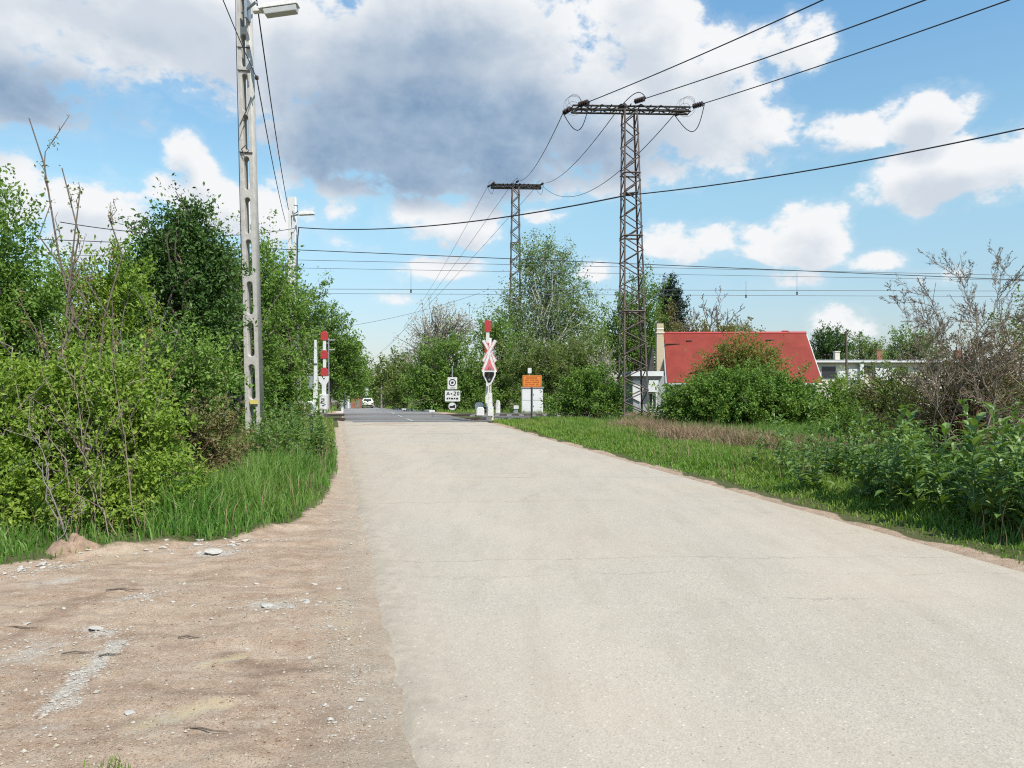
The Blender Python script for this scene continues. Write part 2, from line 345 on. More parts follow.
# ------------------------------------------------------------------ object helpers
def tag(o, label=None, cat=None, group=None, kind=None):
    if label: o['label'] = label
    if cat: o['category'] = cat
    if group: o['group'] = group
    if kind: o['kind'] = kind
    return o
def empty(name, loc, label=None, cat=None, group=None):
    o = bpy.data.objects.new(name, None); COL.objects.link(o)
    o.location = loc; o.empty_display_size = 0.2
    return tag(o, label, cat, group)
ORIG = {}
def wloc(o):
    v = Vector(o.location)
    while o.parent: o = o.parent; v = v + Vector(o.location)
    return v
class MB:
    def __init__(s): s.v = []; s.f = []
    def add(s, vs, fs):
        k = len(s.v); s.v.extend([tuple(v) for v in vs]); s.f.extend([tuple(i + k for i in f) for f in fs]); return s
    def box(s, c, size, rot=None, top=1.0):
        hx, hy, hz = [q / 2 for q in size]
        vs = []
        for z in (-1, 1):
            k = top if z > 0 else 1.0
            for x, y in ((-1, -1), (1, -1), (1, 1), (-1, 1)):
                v = Vector((x * hx * k, y * hy * k, z * hz))
                if rot is not None: v = rot @ v
                vs.append(v + Vector(c))
        return s.add(vs, [(3, 2, 1, 0), (4, 5, 6, 7), (0, 1, 5, 4), (1, 2, 6, 5), (2, 3, 7, 6), (3, 0, 4, 7)])
    def tube(s, pts, r, n=6, caps=True):
        pts = [Vector(p) for p in pts]; m = len(pts)
        rs = r if isinstance(r, (list, tuple)) else [r] * m
        vs = []
        up = None
        for i, p in enumerate(pts):
            d = (pts[min(i + 1, m - 1)] - pts[max(i - 1, 0)])
            if d.length < 1e-9: d = Vector((0, 0, 1))
            d.normalize()
            if up is None or abs(up.dot(d)) > 0.99:
                up = Vector((0, 0, 1)) if abs(d.z) < 0.9 else Vector((1, 0, 0))
            a = d.cross(up).normalized(); b = d.cross(a).normalized()
            up = -b if False else up
            for j in range(n):
                t = 2 * math.pi * j / n
                vs.append(p + a * (math.cos(t) * rs[i]) + b * (math.sin(t) * rs[i]))
        fs = []
        for i in range(m - 1):
            for j in range(n):
                j2 = (j + 1) % n
                fs.append((i * n + j, i * n + j2, (i + 1) * n + j2, (i + 1) * n + j))
        if caps:
            fs.append(tuple(range(n - 1, -1, -1))); fs.append(tuple((m - 1) * n + j for j in range(n)))
        return s.add(vs, fs)
    def bar(s, a, b, w, t=None):
        """square-section bar"""
        return s.tube([a, b], (w * 0.7071), 4)
    def prism(s, outline, y0, y1, fr=None):
        """outline in (x,z); extruded along y; fr maps local to world"""
        n = len(outline); vs = [Vector((x, y0, z)) for x, z in outline] + [Vector((x, y1, z)) for x, z in outline]
        if fr is not None: vs = [fr @ v for v in vs]
        fs = [tuple(range(n)), tuple(range(2 * n - 1, n - 1, -1))]
        for i in range(n):
            j = (i + 1) % n
            fs.append((i, i + n, j + n, j))
        return s.add(vs, fs)
    def disc(s, c, r, y0, y1, n=20):
        return s.prism([(c[0] + r * math.cos(2 * math.pi * i / n), c[1] + r * math.sin(2 * math.pi * i / n)) for i in range(n)], y0, y1)
    def lathe(s, c, prof, n=16):
        vs = []; fs = []
        for r, z in prof:
            for j in range(n):
                t = 2 * math.pi * j / n; vs.append(Vector(c) + Vector((r * math.cos(t), r * math.sin(t), z)))
        for i in range(len(prof) - 1):
            for j in range(n):
                j2 = (j + 1) % n; fs.append((i * n + j, i * n + j2, (i + 1) * n + j2, (i + 1) * n + j))
        fs.append(tuple(range(n - 1, -1, -1))); fs.append(tuple((len(prof) - 1) * n + j for j in range(n)))
        return s.add(vs, fs)
    def build(s, name, mat, parent=None, smooth=False, bevel=0.0, loc=None):
        off = wloc(parent) if parent else (Vector(loc) if loc is not None else Vector((0, 0, 0)))
        me = bpy.data.meshes.new(name)
        me.from_pydata([tuple(Vector(v) - off) for v in s.v], [], s.f); me.validate(); me.update()
        me.materials.append(mat)
        if smooth: me.polygons.foreach_set('use_smooth', [True] * len(me.polygons))
        o = bpy.data.objects.new(name, me); COL.objects.link(o)
        if parent: o.parent = parent
        elif loc is not None: o.location = loc
        import bmesh
        bm = bmesh.new(); bm.from_mesh(me); bmesh.ops.recalc_face_normals(bm, faces=bm.faces)
        if bevel:
            bmesh.ops.bevel(bm, geom=[e for e in bm.edges if len(e.link_faces) == 2 and e.calc_face_angle(0) > 0.6], offset=bevel, segments=2, affect='EDGES', profile=0.6)
        bm.to_mesh(me); bm.free()
        return o
def np_mesh(name, verts, faces, mat, parent=None, smooth=False, off=None):
    """fast mesh from arrays; all faces have the same size"""
    verts = np.asarray(verts, dtype=np.float32); faces = np.asarray(faces, dtype=np.int32)
    if parent is not None: verts = verts - np.array(wloc(parent), dtype=np.float32)
    k = faces.shape[1]
    me = bpy.data.meshes.new(name)
    me.vertices.add(len(verts)); me.vertices.foreach_set('co', verts.ravel())
    me.loops.add(faces.size); me.loops.foreach_set('vertex_index', faces.ravel())
    me.polygons.add(len(faces)); me.polygons.foreach_set('loop_start', np.arange(0, faces.size, k, dtype=np.int32))
    me.polygons.foreach_set('use_smooth', np.full(len(faces), smooth))
    me.update(calc_edges=True)
    me.materials.append(mat)
    o = bpy.data.objects.new(name, me); COL.objects.link(o)
    if parent is not None: o.parent = parent
    return o
def unit(a): return a / np.maximum(np.linalg.norm(a, axis=-1, keepdims=True), 1e-9)

def leaves_geo(pos, size, rng, updir=None, wid=0.5, droop=0.0):
    """one folded pointed leaf (two faces of a diamond) at every position"""
    n = len(pos)
    d = unit(rng.normal(size=(n, 3)) + (0 if updir is None else updir))
    d[:, 2] -= droop; d = unit(d)
    nrm = rng.normal(size=(n, 3)) * 0.75; nrm[:, 2] += 0.75; nrm[:, 1] -= 0.5; nrm[:, 0] += 0.3
    side = unit(np.cross(d, nrm)); nn = unit(np.cross(side, d))
    L = size * rng.uniform(0.42, 1.45, (n, 1)); W = L * wid * rng.uniform(0.8, 1.2, (n, 1))
    b = pos; tip = pos + d * L; fold = nn * W * 0.28
    mid = pos + d * L * 0.45
    a1 = mid + side * W * 0.5 + fold; a2 = mid - side * W * 0.5 + fold
    v = np.stack([b, a1, tip, a2], 1).reshape(-1, 3)
    i = np.arange(n)[:, None] * 4
    f = np.concatenate([i + np.array([[0, 1, 2]]), i + np.array([[0, 2, 3]])], 1).reshape(-1, 3)
    return v, f

def in_env(env, K, rng, shell=0.45):
    """K points in a union of ellipsoids (centre, radii), favouring the shell"""
    vol = np.array([r[0] * r[1] * r[2] for c, r in env]) ** 0.75; vol /= vol.sum()
    idx = rng.choice(len(env), K, p=vol)
    c = np.array([e[0] for e in env])[idx]; r = np.array([e[1] for e in env])[idx]
    d = unit(rng.normal(size=(K, 3)))
    rad = rng.random((K, 1)) ** shell * rng.uniform(0.82, 1.12, (K, 1))
    return c + d * r * rad, d

def tubes_np(segs, n=4):
    """many tapered tubes: list of (pts[k,3], radii[k])"""
    V = []; Fc = []; k0 = 0
    for pts, rr in segs:
        pts = np.asarray(pts, float); m = len(pts)
        d = np.gradient(pts, axis=0); d = unit(d)
        ref = np.where(np.abs(d[:, 2:3]) < 0.9, np.array([[0, 0, 1.0]]), np.array([[1.0, 0, 0]]))
        a = unit(np.cross(d, ref)); b = np.cross(d, a)
        th = 2 * np.pi * np.arange(n) / n
        ring = pts[:, None, :] + np.asarray(rr)[:, None, None] * (np.cos(th)[None, :, None] * a[:, None, :] + np.sin(th)[None, :, None] * b[:, None, :])
        V.append(ring.reshape(-1, 3))
        i = np.arange(m - 1)[:, None] * n; j = np.arange(n)[None, :]; j2 = (j + 1) % n
        Fc.append(np.stack([i + j, i + j2, i + n + j2, i + n + j], -1).reshape(-1, 4) + k0)
        k0 += m * n
    return np.concatenate(V), np.concatenate(Fc)
def curve_pts(a, b, rng, wob=0.08, k=5, bend=None):
    t = np.linspace(0, 1, k)[:, None]; a = np.asarray(a, float); b = np.asarray(b, float)
    L = np.linalg.norm(b - a)
    p = a * (1 - t) + b * t
    w = rng.normal(size=(k, 3)) * wob * L; w[0] = 0; w[-1] = 0
    p = p + w
    if bend is not None: p = p + np.sin(np.pi * t) * np.asarray(bend) * L
    return p

def plant(name, label, cat, D, env_px, mat, leaf, n, seed, base=None, trunk_r=0.08, clump=0.35, bark='bark',
          limbs=40, group=None, depth=0.75, shell=0.45, wid=0.5, trunk_h=0.35, per=None, crown_name='crown', stems=1, droop=0.0, extra=None):
    """tree or shrub. env_px: ellipses (px, py, rx, ry[, dD]) at distance D give the real ellipsoids of its crown."""
    rng = np.random.default_rng(seed)
    env = []
    for e in env_px:
        dd = D + (e[4] if len(e) > 4 else 0)
        c = np.array(P(e[0], e[1], dd)); rx = e[2] / F * dd; rz = e[3] / F * dd
        env.append((c, np.array([rx, max(rx, rz * 0.6) * depth, rz])))
    if base is None:
        cx = np.mean([e[0][0] for e in env]); base = (cx, D)
    bz = g1(base[1]) - 0.03
    B = np.array([base[0], base[1], bz])
    root = empty(name, (base[0], base[1], bz), label, cat, group)
    per = per or 40
    K = max(8, n // per)
    C, dirs = in_env(env, K, rng, shell)
    mid0 = np.mean([e[0] for e in env], axis=0)
    stray = rng.random((K, 1)) < 0.12
    C = np.where(stray, C + (C - mid0) * rng.uniform(0.06, 0.30, (K, 1)) + np.array([0, 0, 0.15]) * clump, C)
    C[:, 2] = np.maximum(C[:, 2], bz + 0.12)
    # outward direction of each spray
    mid = np.mean([e[0] for e in env], axis=0)
    outd = unit(dirs + 0.35 * unit(C - B))
    m = n // K
    # leaves are spread along the twig of each spray, thinning towards its tip
    t = rng.random((K, m, 1)) ** 0.8
    cl = clump * rng.uniform(0.55, 1.35, (K, 1, 1))
    cl = cl * np.where(stray[:, :, None], 1.35, 1.0)
    twig = outd[:, None, :] * cl * 1.6 + np.array([0, 0, 0.25]) * cl
    twig = twig + np.array([0, 0, -droop]) * cl
    pos = C[:, None, :] + (t - 0.45) * twig + rng.normal(size=(K, m, 3)) * cl * 0.30 * (1.15 - 0.6 * t)
    pos[..., 2] = np.maximum(pos[..., 2], bz + 0.03)
    pos = pos.reshape(-1, 3)
    up = np.repeat(outd, m, axis=0) * 0.7
    v, f = leaves_geo(pos, leaf, rng, up, wid, droop)
    segs = []
    top = mid[2]
    for s_ in range(stems):
        b0 = B + np.array([rng.normal() * 0.12, rng.normal() * 0.12, 0]) * (stems > 1) * 2
        tp = np.array([mid[0] + rng.normal() * 0.2 * (stems > 1) * env[0][1][0], mid[1], bz + (max(e[0][2] + e[1][2] * 0.55 for e in env) - bz) * (1 if s_ == 0 else rng.uniform(0.5, 0.9))])
        pts = curve_pts(b0, tp, rng, 0.025, 7)
        rr = np.linspace(trunk_r, trunk_r * 0.18, 7)
        segs.append((pts, rr))
    order = rng.permutation(K)[:limbs]
    for i in order:
        sp, sr = segs[rng.integers(stems)]
        hz = np.clip((C[i, 2] - bz) * rng.uniform(0.35, 0.75) + bz, bz + 0.1, sp[-1, 2])
        q = np.array([np.interp(hz, sp[:, 2], sp[:, 0]), np.interp(hz, sp[:, 2], sp[:, 1]), hz])
        L = np.linalg.norm(C[i] - q)
        r0 = min(trunk_r * 0.5, 0.012 + 0.016 * L)
        pts = curve_pts(q, C[i] + outd[i] * clump * 0.8, rng, 0.05, 6, bend=(0, 0, 0.08))
        segs.append((pts, np.linspace(r0, r0 * 0.15 + 0.0015, 6)))
    if extra: segs += extra
    tv, tf = tubes_np(segs, 5)
    np_mesh('trunk' if stems == 1 else 'stems', tv, tf, M[bark], root, smooth=True)
    np_mesh(crown_name, v, f, M[mat], root)
    return root

def bare_plant(name, label, cat, B, stems, seed, rad=0.03, bark='bark_grey', levels=3, kids=(5, 5, 4), spread=0.6, up=0.25,
               leafmat=None, leaf=0.05, nleaf=0, lmul=0.5, minr=0.003, gravity=0.0, foot=.12):
    """leafless or thinly leaved shrub: stems (given as end points) that branch again and again"""
    rng = np.random.default_rng(seed)
    root = empty(name, B, label, cat)
    segs = []; tips = []
    def grow(a, b, r, lev):
        k = 7 if lev == 0 else 5
        pts = curve_pts(a, b, rng, 0.03 + 0.015 * lev, k)
        segs.append((pts, np.linspace(r, max(r * 0.3, minr), k)))
        L = np.linalg.norm(np.asarray(b) - np.asarray(a)); d = unit(np.asarray(b) - np.asarray(a))
        if lev >= levels:
            tips.append(pts); return
        for q in range(kids[min(lev, len(kids) - 1)]):
            t = rng.uniform(0.35 if lev == 0 else 0.2, 0.97)
            i = t * (k - 1); i0 = int(i); p = pts[i0] * (1 - (i - i0)) + pts[min(i0 + 1, k - 1)] * (i - i0)
            nd = unit(d + rng.normal(size=3) * spread + np.array([0, 0, up]))
            ln = L * lmul * rng.uniform(0.45, 1.1) * (1.15 - 0.5 * t)
            grow(p, p + nd * ln + np.array([0, 0, -gravity * ln]), max(r * 0.5 * (1.1 - 0.5 * t), minr), lev + 1)
        tips.append(pts)
    for (e, r) in stems:
        a = np.array(B) + np.array([rng.normal() * foot, rng.normal() * foot, -0.02])
        grow(a, np.array(e), r, 0)
    tv, tf = tubes_np(segs, 4)
    np_mesh('branches', tv, tf, M[bark], root, smooth=True)
    if leafmat and nleaf:
        allp = np.concatenate(tips)
        pos = allp[rng.integers(0, len(allp), nleaf)] + rng.normal(size=(nleaf, 3)) * leaf * 0.7
        v, f = leaves_geo(pos, leaf, rng)
        np_mesh('leaves', v, f, M[leafmat], root)
    return root

# ================================================================== camera, sun, sky
cam = bpy.data.cameras.new('camera'); co = bpy.data.objects.new('camera', cam); COL.objects.link(co)
co.location = (0, 0, EYE); co.rotation_euler = (math.radians(90), 0, 0)
cam.sensor_width = 36.0; cam.lens = 36.0 * F / 1024.0; cam.shift_y = (HY - 384.0) / 1024.0
cam.clip_end = 8000; cam.clip_start = 0.05
scene.camera = co

SUN_EL = math.radians(51); SUN_AZ = math.radians(143)      # azimuth from +Y towards +X
sd = Vector((math.sin(SUN_AZ) * math.cos(SUN_EL), math.cos(SUN_AZ) * math.cos(SUN_EL), math.sin(SUN_EL)))
sl = bpy.data.lights.new('sun', 'SUN'); so = bpy.data.objects.new('sun', sl); COL.objects.link(so)
sl.energy = 4.9; sl.angle = math.radians(0.53); sl.color = (1.0, 0.955, 0.89)
so.rotation_euler = sd.to_track_quat('Z', 'Y').to_euler(); so.location = (20, -20, 40)

world = bpy.data.worlds.new('World'); scene.world = world; world.use_nodes = True
w = NT(world.node_tree); w.n.clear()
wout = w.new('ShaderNodeOutputWorld'); bg = w.new('ShaderNodeBackground'); w.link(bg.outputs[0], wout.inputs[0])
SKYS = 0.13
bg.inputs['Strength'].default_value = SKYS
sky = w.new('ShaderNodeTexSky', sky_type='NISHITA'); sky.sun_disc = False
sky.sun_elevation = SUN_EL; sky.sun_rotation = SUN_AZ; sky.altitude = 100; sky.air_density = 1.0; sky.dust_density = 0.6; sky.ozone_density = 2.2
dirv = w.new('ShaderNodeTexCoord').outputs['Generated']
sx = w.new('ShaderNodeSeparateXYZ'); w.link(dirv, sx.inputs[0])
az = w.math('ARCTAN2', sx.outputs['X'], sx.outputs['Y'])
el = w.math('ARCSINE', sx.outputs['Z'])
def ae(px, py):
    a = math.atan((px - 512) / F); return a, math.atan((HY - py) / F * math.cos(a))
# cumulus and stratocumulus banks: direction of centre, half width and half height in the sky (given in picture units), weight
CL = [(430, 80, 240, 130, 1.0), (300, 40, 230, 90, .9), (60, 40, 160, 90, .95), (30, 95, 120, 48, .85), (150, 0, 260, 60, .9), (-120, 60, 200, 110, .9),
      (540, 150, 170, 62, .95), (450, 125, 185, 78, 1.25), (320, 130, 80, 55, 1.0), (575, 50, 90, 60, .9), (680, 90, 105, 95, 1.0), (640, 30, 90, 70, .95), (752, 137, 62, 36, .85), (735, 160, 100, 28, .6), (350, 165, 95, 45, .7),
      (788, 42, 50, 36, .85), (925, 112, 54, 32, .85), (845, 132, 60, 22, .82), (880, 262, 40, 14, .7), (600, 270, 36, 14, .7), (395, 300, 40, 12, .6), (955, 175, 95, 40, .95), (1010, 165, 70, 45, .9), (895, 190, 60, 20, .6),
      (812, 232, 54, 38, .98), (770, 248, 70, 26, .8), (715, 244, 70, 24, .85), (665, 240, 40, 24, .7), (655, 262, 70, 16, .4),
      (186, 152, 26, 34, .9), (204, 178, 30, 26, .85), (168, 190, 30, 22, .8), (215, 202, 62, 32, .95), (255, 215, 70, 40, .85), (290, 178, 34, 24, .75), (300, 240, 90, 26, .5),
      (10, 175, 40, 36, .85), (80, 225, 85, 55, .9), (430, 222, 75, 30, .9), (345, 212, 28, 20, .65), (433, 268, 48, 16, .85), (540, 218, 36, 14, .7), (360, 245, 70, 16, .5),
      (755, 282, 70, 16, .75), (850, 320, 44, 22, .7), (940, 276, 40, 16, .62), (1120, 120, 120, 60, .9), (1200, 240, 110, 40, .8)]
GREY = [(440, 140, 200, 75, 1.1), (330, 150, 90, 45, .9), (560, 155, 110, 48, .9), (40, 100, 125, 42, 1.0), (430, 60, 160, 80, .55), (130, 45, 80, 30, .3), (-120, 110, 160, 60, .8), (330, 110, 120, 60, .5)]
def field(vec, blobs, aspect=True):
    """strongest of many soft ellipses"""
    acc = None
    for (px, py, rx, ry, wt) in blobs:
        a, e = ae(px, py)
        a2, _ = ae(px + rx, py); _, e2 = ae(px, py - ry)
        d = w.vmath('SUBTRACT', vec, (a, e, 0)); d = w.vmath('MULTIPLY', d, (1 / abs(a2 - a), 1 / max(1e-3, abs(e2 - e)), 0))
        r2 = w.vmath('DOT_PRODUCT', d, d)
        v = w.math('MULTIPLY_ADD', r2, -0.62 * wt, wt)
        acc = v if acc is None else w.math('SMOOTH_MAX', acc, v, 0.12)
    return acc
cx = w.new('ShaderNodeCombineXYZ'); w.link(az, cx.inputs[0]); w.link(el, cx.inputs[1])
P0 = cx.outputs[0]
# shape noise lives on the direction itself, so it has no seam
stretch = w.vmath('MULTIPLY', dirv, (1.0, 1.0, 1.45))
n_big = w.noise(stretch, 7.5, 9, 0.56, 0.15); n_det = w.noise(stretch, 21.0, 9, 0.62, 0.25)
up = w.vmath('ADD', stretch, (0.010, -0.012, 0.040))
n_mid = w.noise(stretch, 12.5, 6, 0.6, 0.2)
n_big2 = w.noise(up, 7.5, 9, 0.56, 0.15)
def dens(fld, nb):
    a = w.math('MULTIPLY_ADD', w.math('SUBTRACT', nb, 0.5), 1.7, fld)
    a = w.math('MULTIPLY_ADD', w.math('SUBTRACT', n_mid, 0.5), 1.2, a)
    return w.math('MULTIPLY_ADD', w.math('SUBTRACT', n_det, 0.5), 1.0, a)
f0 = field(P0, CL)
d0 = dens(f0, n_big)
P1 = w.vmath('ADD', P0, (0.006, 0.028, 0))
f1 = field(P1, CL)
d1 = w.math('MULTIPLY_ADD', w.math('SUBTRACT', n_big2, 0.5), 1.7, f1)
g0 = field(P0, GREY)
gd = w.math('MULTIPLY_ADD', w.math('SUBTRACT', n_big, 0.5), 0.9, g0)
alpha = w.mapr(d0, 0.40, 0.72, 0, 1, True)
thin = w.mapr(d0, 0.22, 0.5, 0, 0.14, True)            # thin veil round the banks
alpha = w.math('MAXIMUM', alpha, thin)
shade = w.mapr(d1, 0.55, 1.1, 0.0, 0.85, True)
greyf = w.mapr(gd, 0.12, 1.0, 0.0, 1.0, True)
lightc = w.mix(shade, (5.5, 5.6, 5.7), (3.5, 3.95, 4.5))
rel = w.math('MULTIPLY_ADD', w.math('SUBTRACT', n_det, 0.5), 1.6, w.math('MULTIPLY_ADD', w.math('SUBTRACT', n_big2, 0.5), 2.0, 0.5), clamp=True)
darkc = w.mix(rel, (2.55, 3.25, 4.1), (1.2, 1.95, 3.0))
cloudc = w.mix(greyf, lightc, darkc)
# the clear sky, a little deeper and more cyan as in clean spring air
gain = w.ramp(w.math('MULTIPLY', el, 1 / 0.6, clamp=True), [(0.0, (.31, .285, .34)), (0.12, (.38, .365, .36)), (0.40, (.54, .595, .50)), (0.8, (.47, .64, .63))])
skyc = w.mix(1.0, sky.outputs['Color'], w.mix(1.0, gain, (2.1, 2.1, 2.1), 'MULTIPLY'), 'MULTIPLY')
final = w.mix(alpha, skyc, cloudc)
w.link(final, bg.inputs['Color'])

scene.render.engine = 'CYCLES'
scene.view_settings.view_transform = 'Standard'; scene.view_settings.look = 'None'
scene.view_settings.exposure = 0.36; scene.view_settings.gamma = 1.0
scene.view_settings.use_curve_mapping = False
cy = scene.cycles
cy.max_bounces = 6; cy.diffuse_bounces = 3; cy.glossy_bounces = 2; cy.transmission_bounces = 3; cy.transparent_max_bounces = 4
cy.use_denoising = False; cy.filter_width = 1.15
cy.sample_clamp_indirect = 6

# ================================================================== ground
BND_PX = [(0, 569), (60, 559), (130, 549), (230, 542), (300, 521), (328, 495), (336, 470), (335, 445), (334, 428)]
BND = [(-60.0, 4.2), (-9.0, 6.35)] + [tuple(GP(*p)[:2]) for p in BND_PX]
DIRTPOLY = BND + [(float(rc(28)), 28.5), (float(rc(10)), 10), (float(rc(0)), 0), (8, -40), (-60, -40)]
def sd_poly(X, Y, poly):
    X = X.ravel(); Y = Y.ravel(); d = np.full(X.shape, 1e9); inside = np.zeros(X.shape, bool)
    n = len(poly)
    for i in range(n):
        ax, ay = poly[i]; bx, by = poly[(i + 1) % n]
        ex, ey = bx - ax, by - ay
        t = np.clip(((X - ax) * ex + (Y - ay) * ey) / (ex * ex + ey * ey), 0, 1)
        d = np.minimum(d, np.hypot(X - ax - t * ex, Y - ay - t * ey))
        c = ((ay > Y) != (by > Y)) & (X < (bx - ax) * (Y - ay) / ((by - ay) if abs(by - ay) > 1e-9 else 1e-9) + ax)
        inside ^= c
    return np.where(inside, -d, d)
def land(X, Y, detail=True):
    """height of the land at any point, with ruts, the lip at the edge of the lay-by and the sunken bed of the road"""
    sh = np.shape(X); X = np.asarray(X, float); Y = np.asarray(Y, float)
    s = X - rc(Y); a = np.abs(s) - rhw(Y)
    z = gh(Y)
    sd_ = sd_poly(X, Y, DIRTPOLY).reshape(sh)
    near = sstep(34, 26, Y)
    # left lay-by: shallow ruts and lumps
    dirt = sstep(0.15, -0.25, sd_) * sstep(0, 1.0, -s - 2.6) * near
    z = z + dirt * (0.045 * fbm(X * 0.7, Y * 1.9, 3) + 0.026 * fbm(X * 3.1, Y * 5.3, 4) + 0.016 * fbm(X * 9, Y * 11, 4))
    z = z + near * np.exp(-((sd_ - 0.1) / 0.22) ** 2) * (0.05 + 0.07 * fbm(X * 2.7, Y * 2.7, 3)) * (s < 0)
    z = z + near * sstep(0.1, 1.5, sd_) * (s < 0) * (0.10 + 0.10 * fbm(X * 0.8, Y * 0.8, 3))
    # right verge
    z = z + (s > 0) * sstep(0.1, 1.4, a) * sstep(31, 27, Y) * (0.06 + 0.07 * fbm(X * 0.9, Y * 0.9, 3))
    z = z + 0.02 * fbm(X * 1.7, Y * 1.7, 3) * sstep(0.0, 0.5, a)
    z = z + (Y > 60) * 0.8 * fbm(X * 0.03, Y * 0.03, 2) * sstep(8, 30, a)
    # road bed
    jag = 0.22 * fbm(X * 2.3, Y * 2.3, 4)
    z = z - 0.06 * sstep(0.03, -0.25, a + jag)
    # keep clear of the railway
    z = np.where((Y > 30.2) & (Y < 44.5) & (a > -0.3), np.minimum(z, 0.52), z)
    return z, sd_
def lz(x, y): return float(land(np.array([x]), np.array([y]))[0][0])
def grow_axis(a, b, n): return list(np.linspace(a, b, n, endpoint=False))
xs = grow_axis(-2500, -300, 12) + grow_axis(-300, -60, 24) + grow_axis(-60, -12, 60) + grow_axis(-12, -7, 60) + grow_axis(-7, 1.0, 175) + grow_axis(1, 9, 110) + grow_axis(9, 30, 70) + grow_axis(30, 120, 45) + grow_axis(120, 400, 20) + list(np.linspace(400, 2500, 12))
ys = grow_axis(-60, 0, 25) + grow_axis(0, 2.4, 25) + grow_axis(2.4, 10, 180) + grow_axis(10, 20, 130) + grow_axis(20, 33, 110) + grow_axis(33, 60, 80) + grow_axis(60, 140, 70) + grow_axis(140, 400, 40) + list(np.linspace(400, 4000, 16))
GX, GY = np.meshgrid(np.array(xs), np.array(ys))
GZ, GSD = land(GX, GY)
nyy, nxx = GX.shape
idx = np.arange(nyy * nxx).reshape(nyy, nxx)
faces = np.stack([idx[:-1, :-1], idx[:-1, 1:], idx[1:, 1:], idx[1:, :-1]], -1).reshape(-1, 4)
ground = np_mesh('ground', np.stack([GX, GY, GZ], -1).reshape(-1, 3), faces, M['ground'], smooth=True)
tag(ground, kind='structure')
S_ = GX - rc(GY); A_ = np.abs(S_) - rhw(GY)
dm = np.clip(0.5 - GSD / 0.45, 0, 1) * sstep(33, 29, GY)
dm = np.maximum(dm, (S_ > 0) * sstep(0.17, -0.05, A_ + 0.30 * fbm(GX * 1.3, GY * 1.3, 3)) * 0.8 * sstep(31.5, 30, GY))
dm = np.maximum(dm, (S_ > 0) * sstep(2.6, 0.6, A_ + 0.5 * fbm(GX, GY, 3)) * sstep(26, 28.5, GY) * sstep(32, 31, GY))
dm = np.maximum(dm, sstep(0.05, -0.1, A_) * 0.9)
dm = np.maximum(dm, 0.75 * sstep(1.5, 0.4, A_) * (GY > 43) * (GY < 60))
# pale crushed-stone smears on the lay-by
def capsules(X, Y, caps):
    m = np.zeros(X.shape)
    for (p, q, r, k) in caps:
        a = GP(*p); b = GP(*q); ex, ey = b.x - a.x, b.y - a.y; L2 = ex * ex + ey * ey + 1e-9
        t = np.clip(((X - a.x) * ex + (Y - a.y) * ey) / L2, 0, 1)
        d = np.hypot(X - a.x - t * ex, Y - a.y - t * ey)
        m = np.maximum(m, k * np.clip(1.15 - d / r, 0, 1))
    return m
chalk = capsules(GX, GY, [((62, 695), (118, 641), .09, 1), ((75, 700), (45, 708), .08, .8), ((255, 605), (290, 612), .10, .8), ((90, 628), (110, 630), .08, .9), ((30, 585), (70, 580), .14, .7),
                          ((205, 553), (228, 552), .16, 1), ((268, 610), (280, 606), .09, .8), ((125, 600), (150, 598), .10, .7), ((0, 660), (50, 640), .2, .55), ((150, 720), (210, 710), .16, .55), ((195, 665), (240, 658), .07, .7), ((20, 730), (60, 724), .06, .6)])
damp = capsules(GX, GY, [((225, 655), (265, 668), .13, 1), ((255, 675), (330, 668), .10, .9), ((150, 690), (330, 702), .10, .7), ((0, 640), (90, 600), .14, .8), ((130, 585), (280, 575), .16, .6), ((300, 735), (350, 700), .16, .7), ((20, 610), (130, 590), .10, .7), ((180, 740), (270, 728), .09, .8), ((285, 560), (330, 600), .2, .5)])
sand = capsules(GX, GY, [((205, 664), (240, 656), .07, 1), ((145, 722), (215, 706), .14, .9), ((90, 665), (75, 655), .10, .5), ((330, 590), (350, 640), .15, .6)])
dust = (S_ < 0) * sstep(0.85, -0.2, A_) * sstep(33, 30, GY)
for nm, arr in (('dirt', dm), ('chalk', chalk), ('dust', dust), ('damp', damp), ('sand', sand)):
    at = ground.data.attributes.new(nm, 'FLOAT', 'POINT'); at.data.foreach_set('value', arr.ravel().astype(np.float32))

# ================================================================== road, crossing, far road
def strip(name, y0, y1, ny, hw, mat, lift, ns=40, left=True, edgew=(0.95, 0.4), jag=0.0, ek=(1.0, 0.7), off=0.0, kind='structure'):
    Y = np.linspace(y0, y1, ny)[:, None]; u = np.linspace(-1, 1, ns)[None, :]
    h = np.broadcast_to(np.asarray(hw(Y) if callable(hw) else hw, float), Y.shape)
    X = rc(Y) + off + u * h + (np.abs(u) > 0.99) * np.sign(u) * jag * fbm(Y * 2.1 + 3 * np.sign(u), Y * 0.3, 4)
    Yb = np.broadcast_to(Y, X.shape)
    s = X - rc(Yb) - off
    camber = -0.012 * (s / 3.0) ** 2
    Z = gh(Yb) + lift + camber + 0.006 * fbm(X * 0.9, Yb * 0.5, 2) - 0.07 * (np.abs(u) > 0.999)
    i = np.arange(X.size).reshape(X.shape)
    fc = np.stack([i[:-1, :-1], i[:-1, 1:], i[1:, 1:], i[1:, :-1]], -1).reshape(-1, 4)
    o = np_mesh(name, np.stack([X, Yb, Z], -1).reshape(-1, 3), fc, mat, smooth=True)
    e = np.maximum(np.clip(1 - (h + s) / edgew[0], 0, 1) * ek[0], np.clip(1 - (h - s) / edgew[1], 0, 1) * ek[1])
    at = o.data.attributes.new('edge', 'FLOAT', 'POINT'); at.data.foreach_set('value', e.ravel().astype(np.float32))
    at = o.data.attributes.new('lat', 'FLOAT', 'POINT'); at.data.foreach_set('value', s.ravel().astype(np.float32))
    return tag(o, kind=kind)
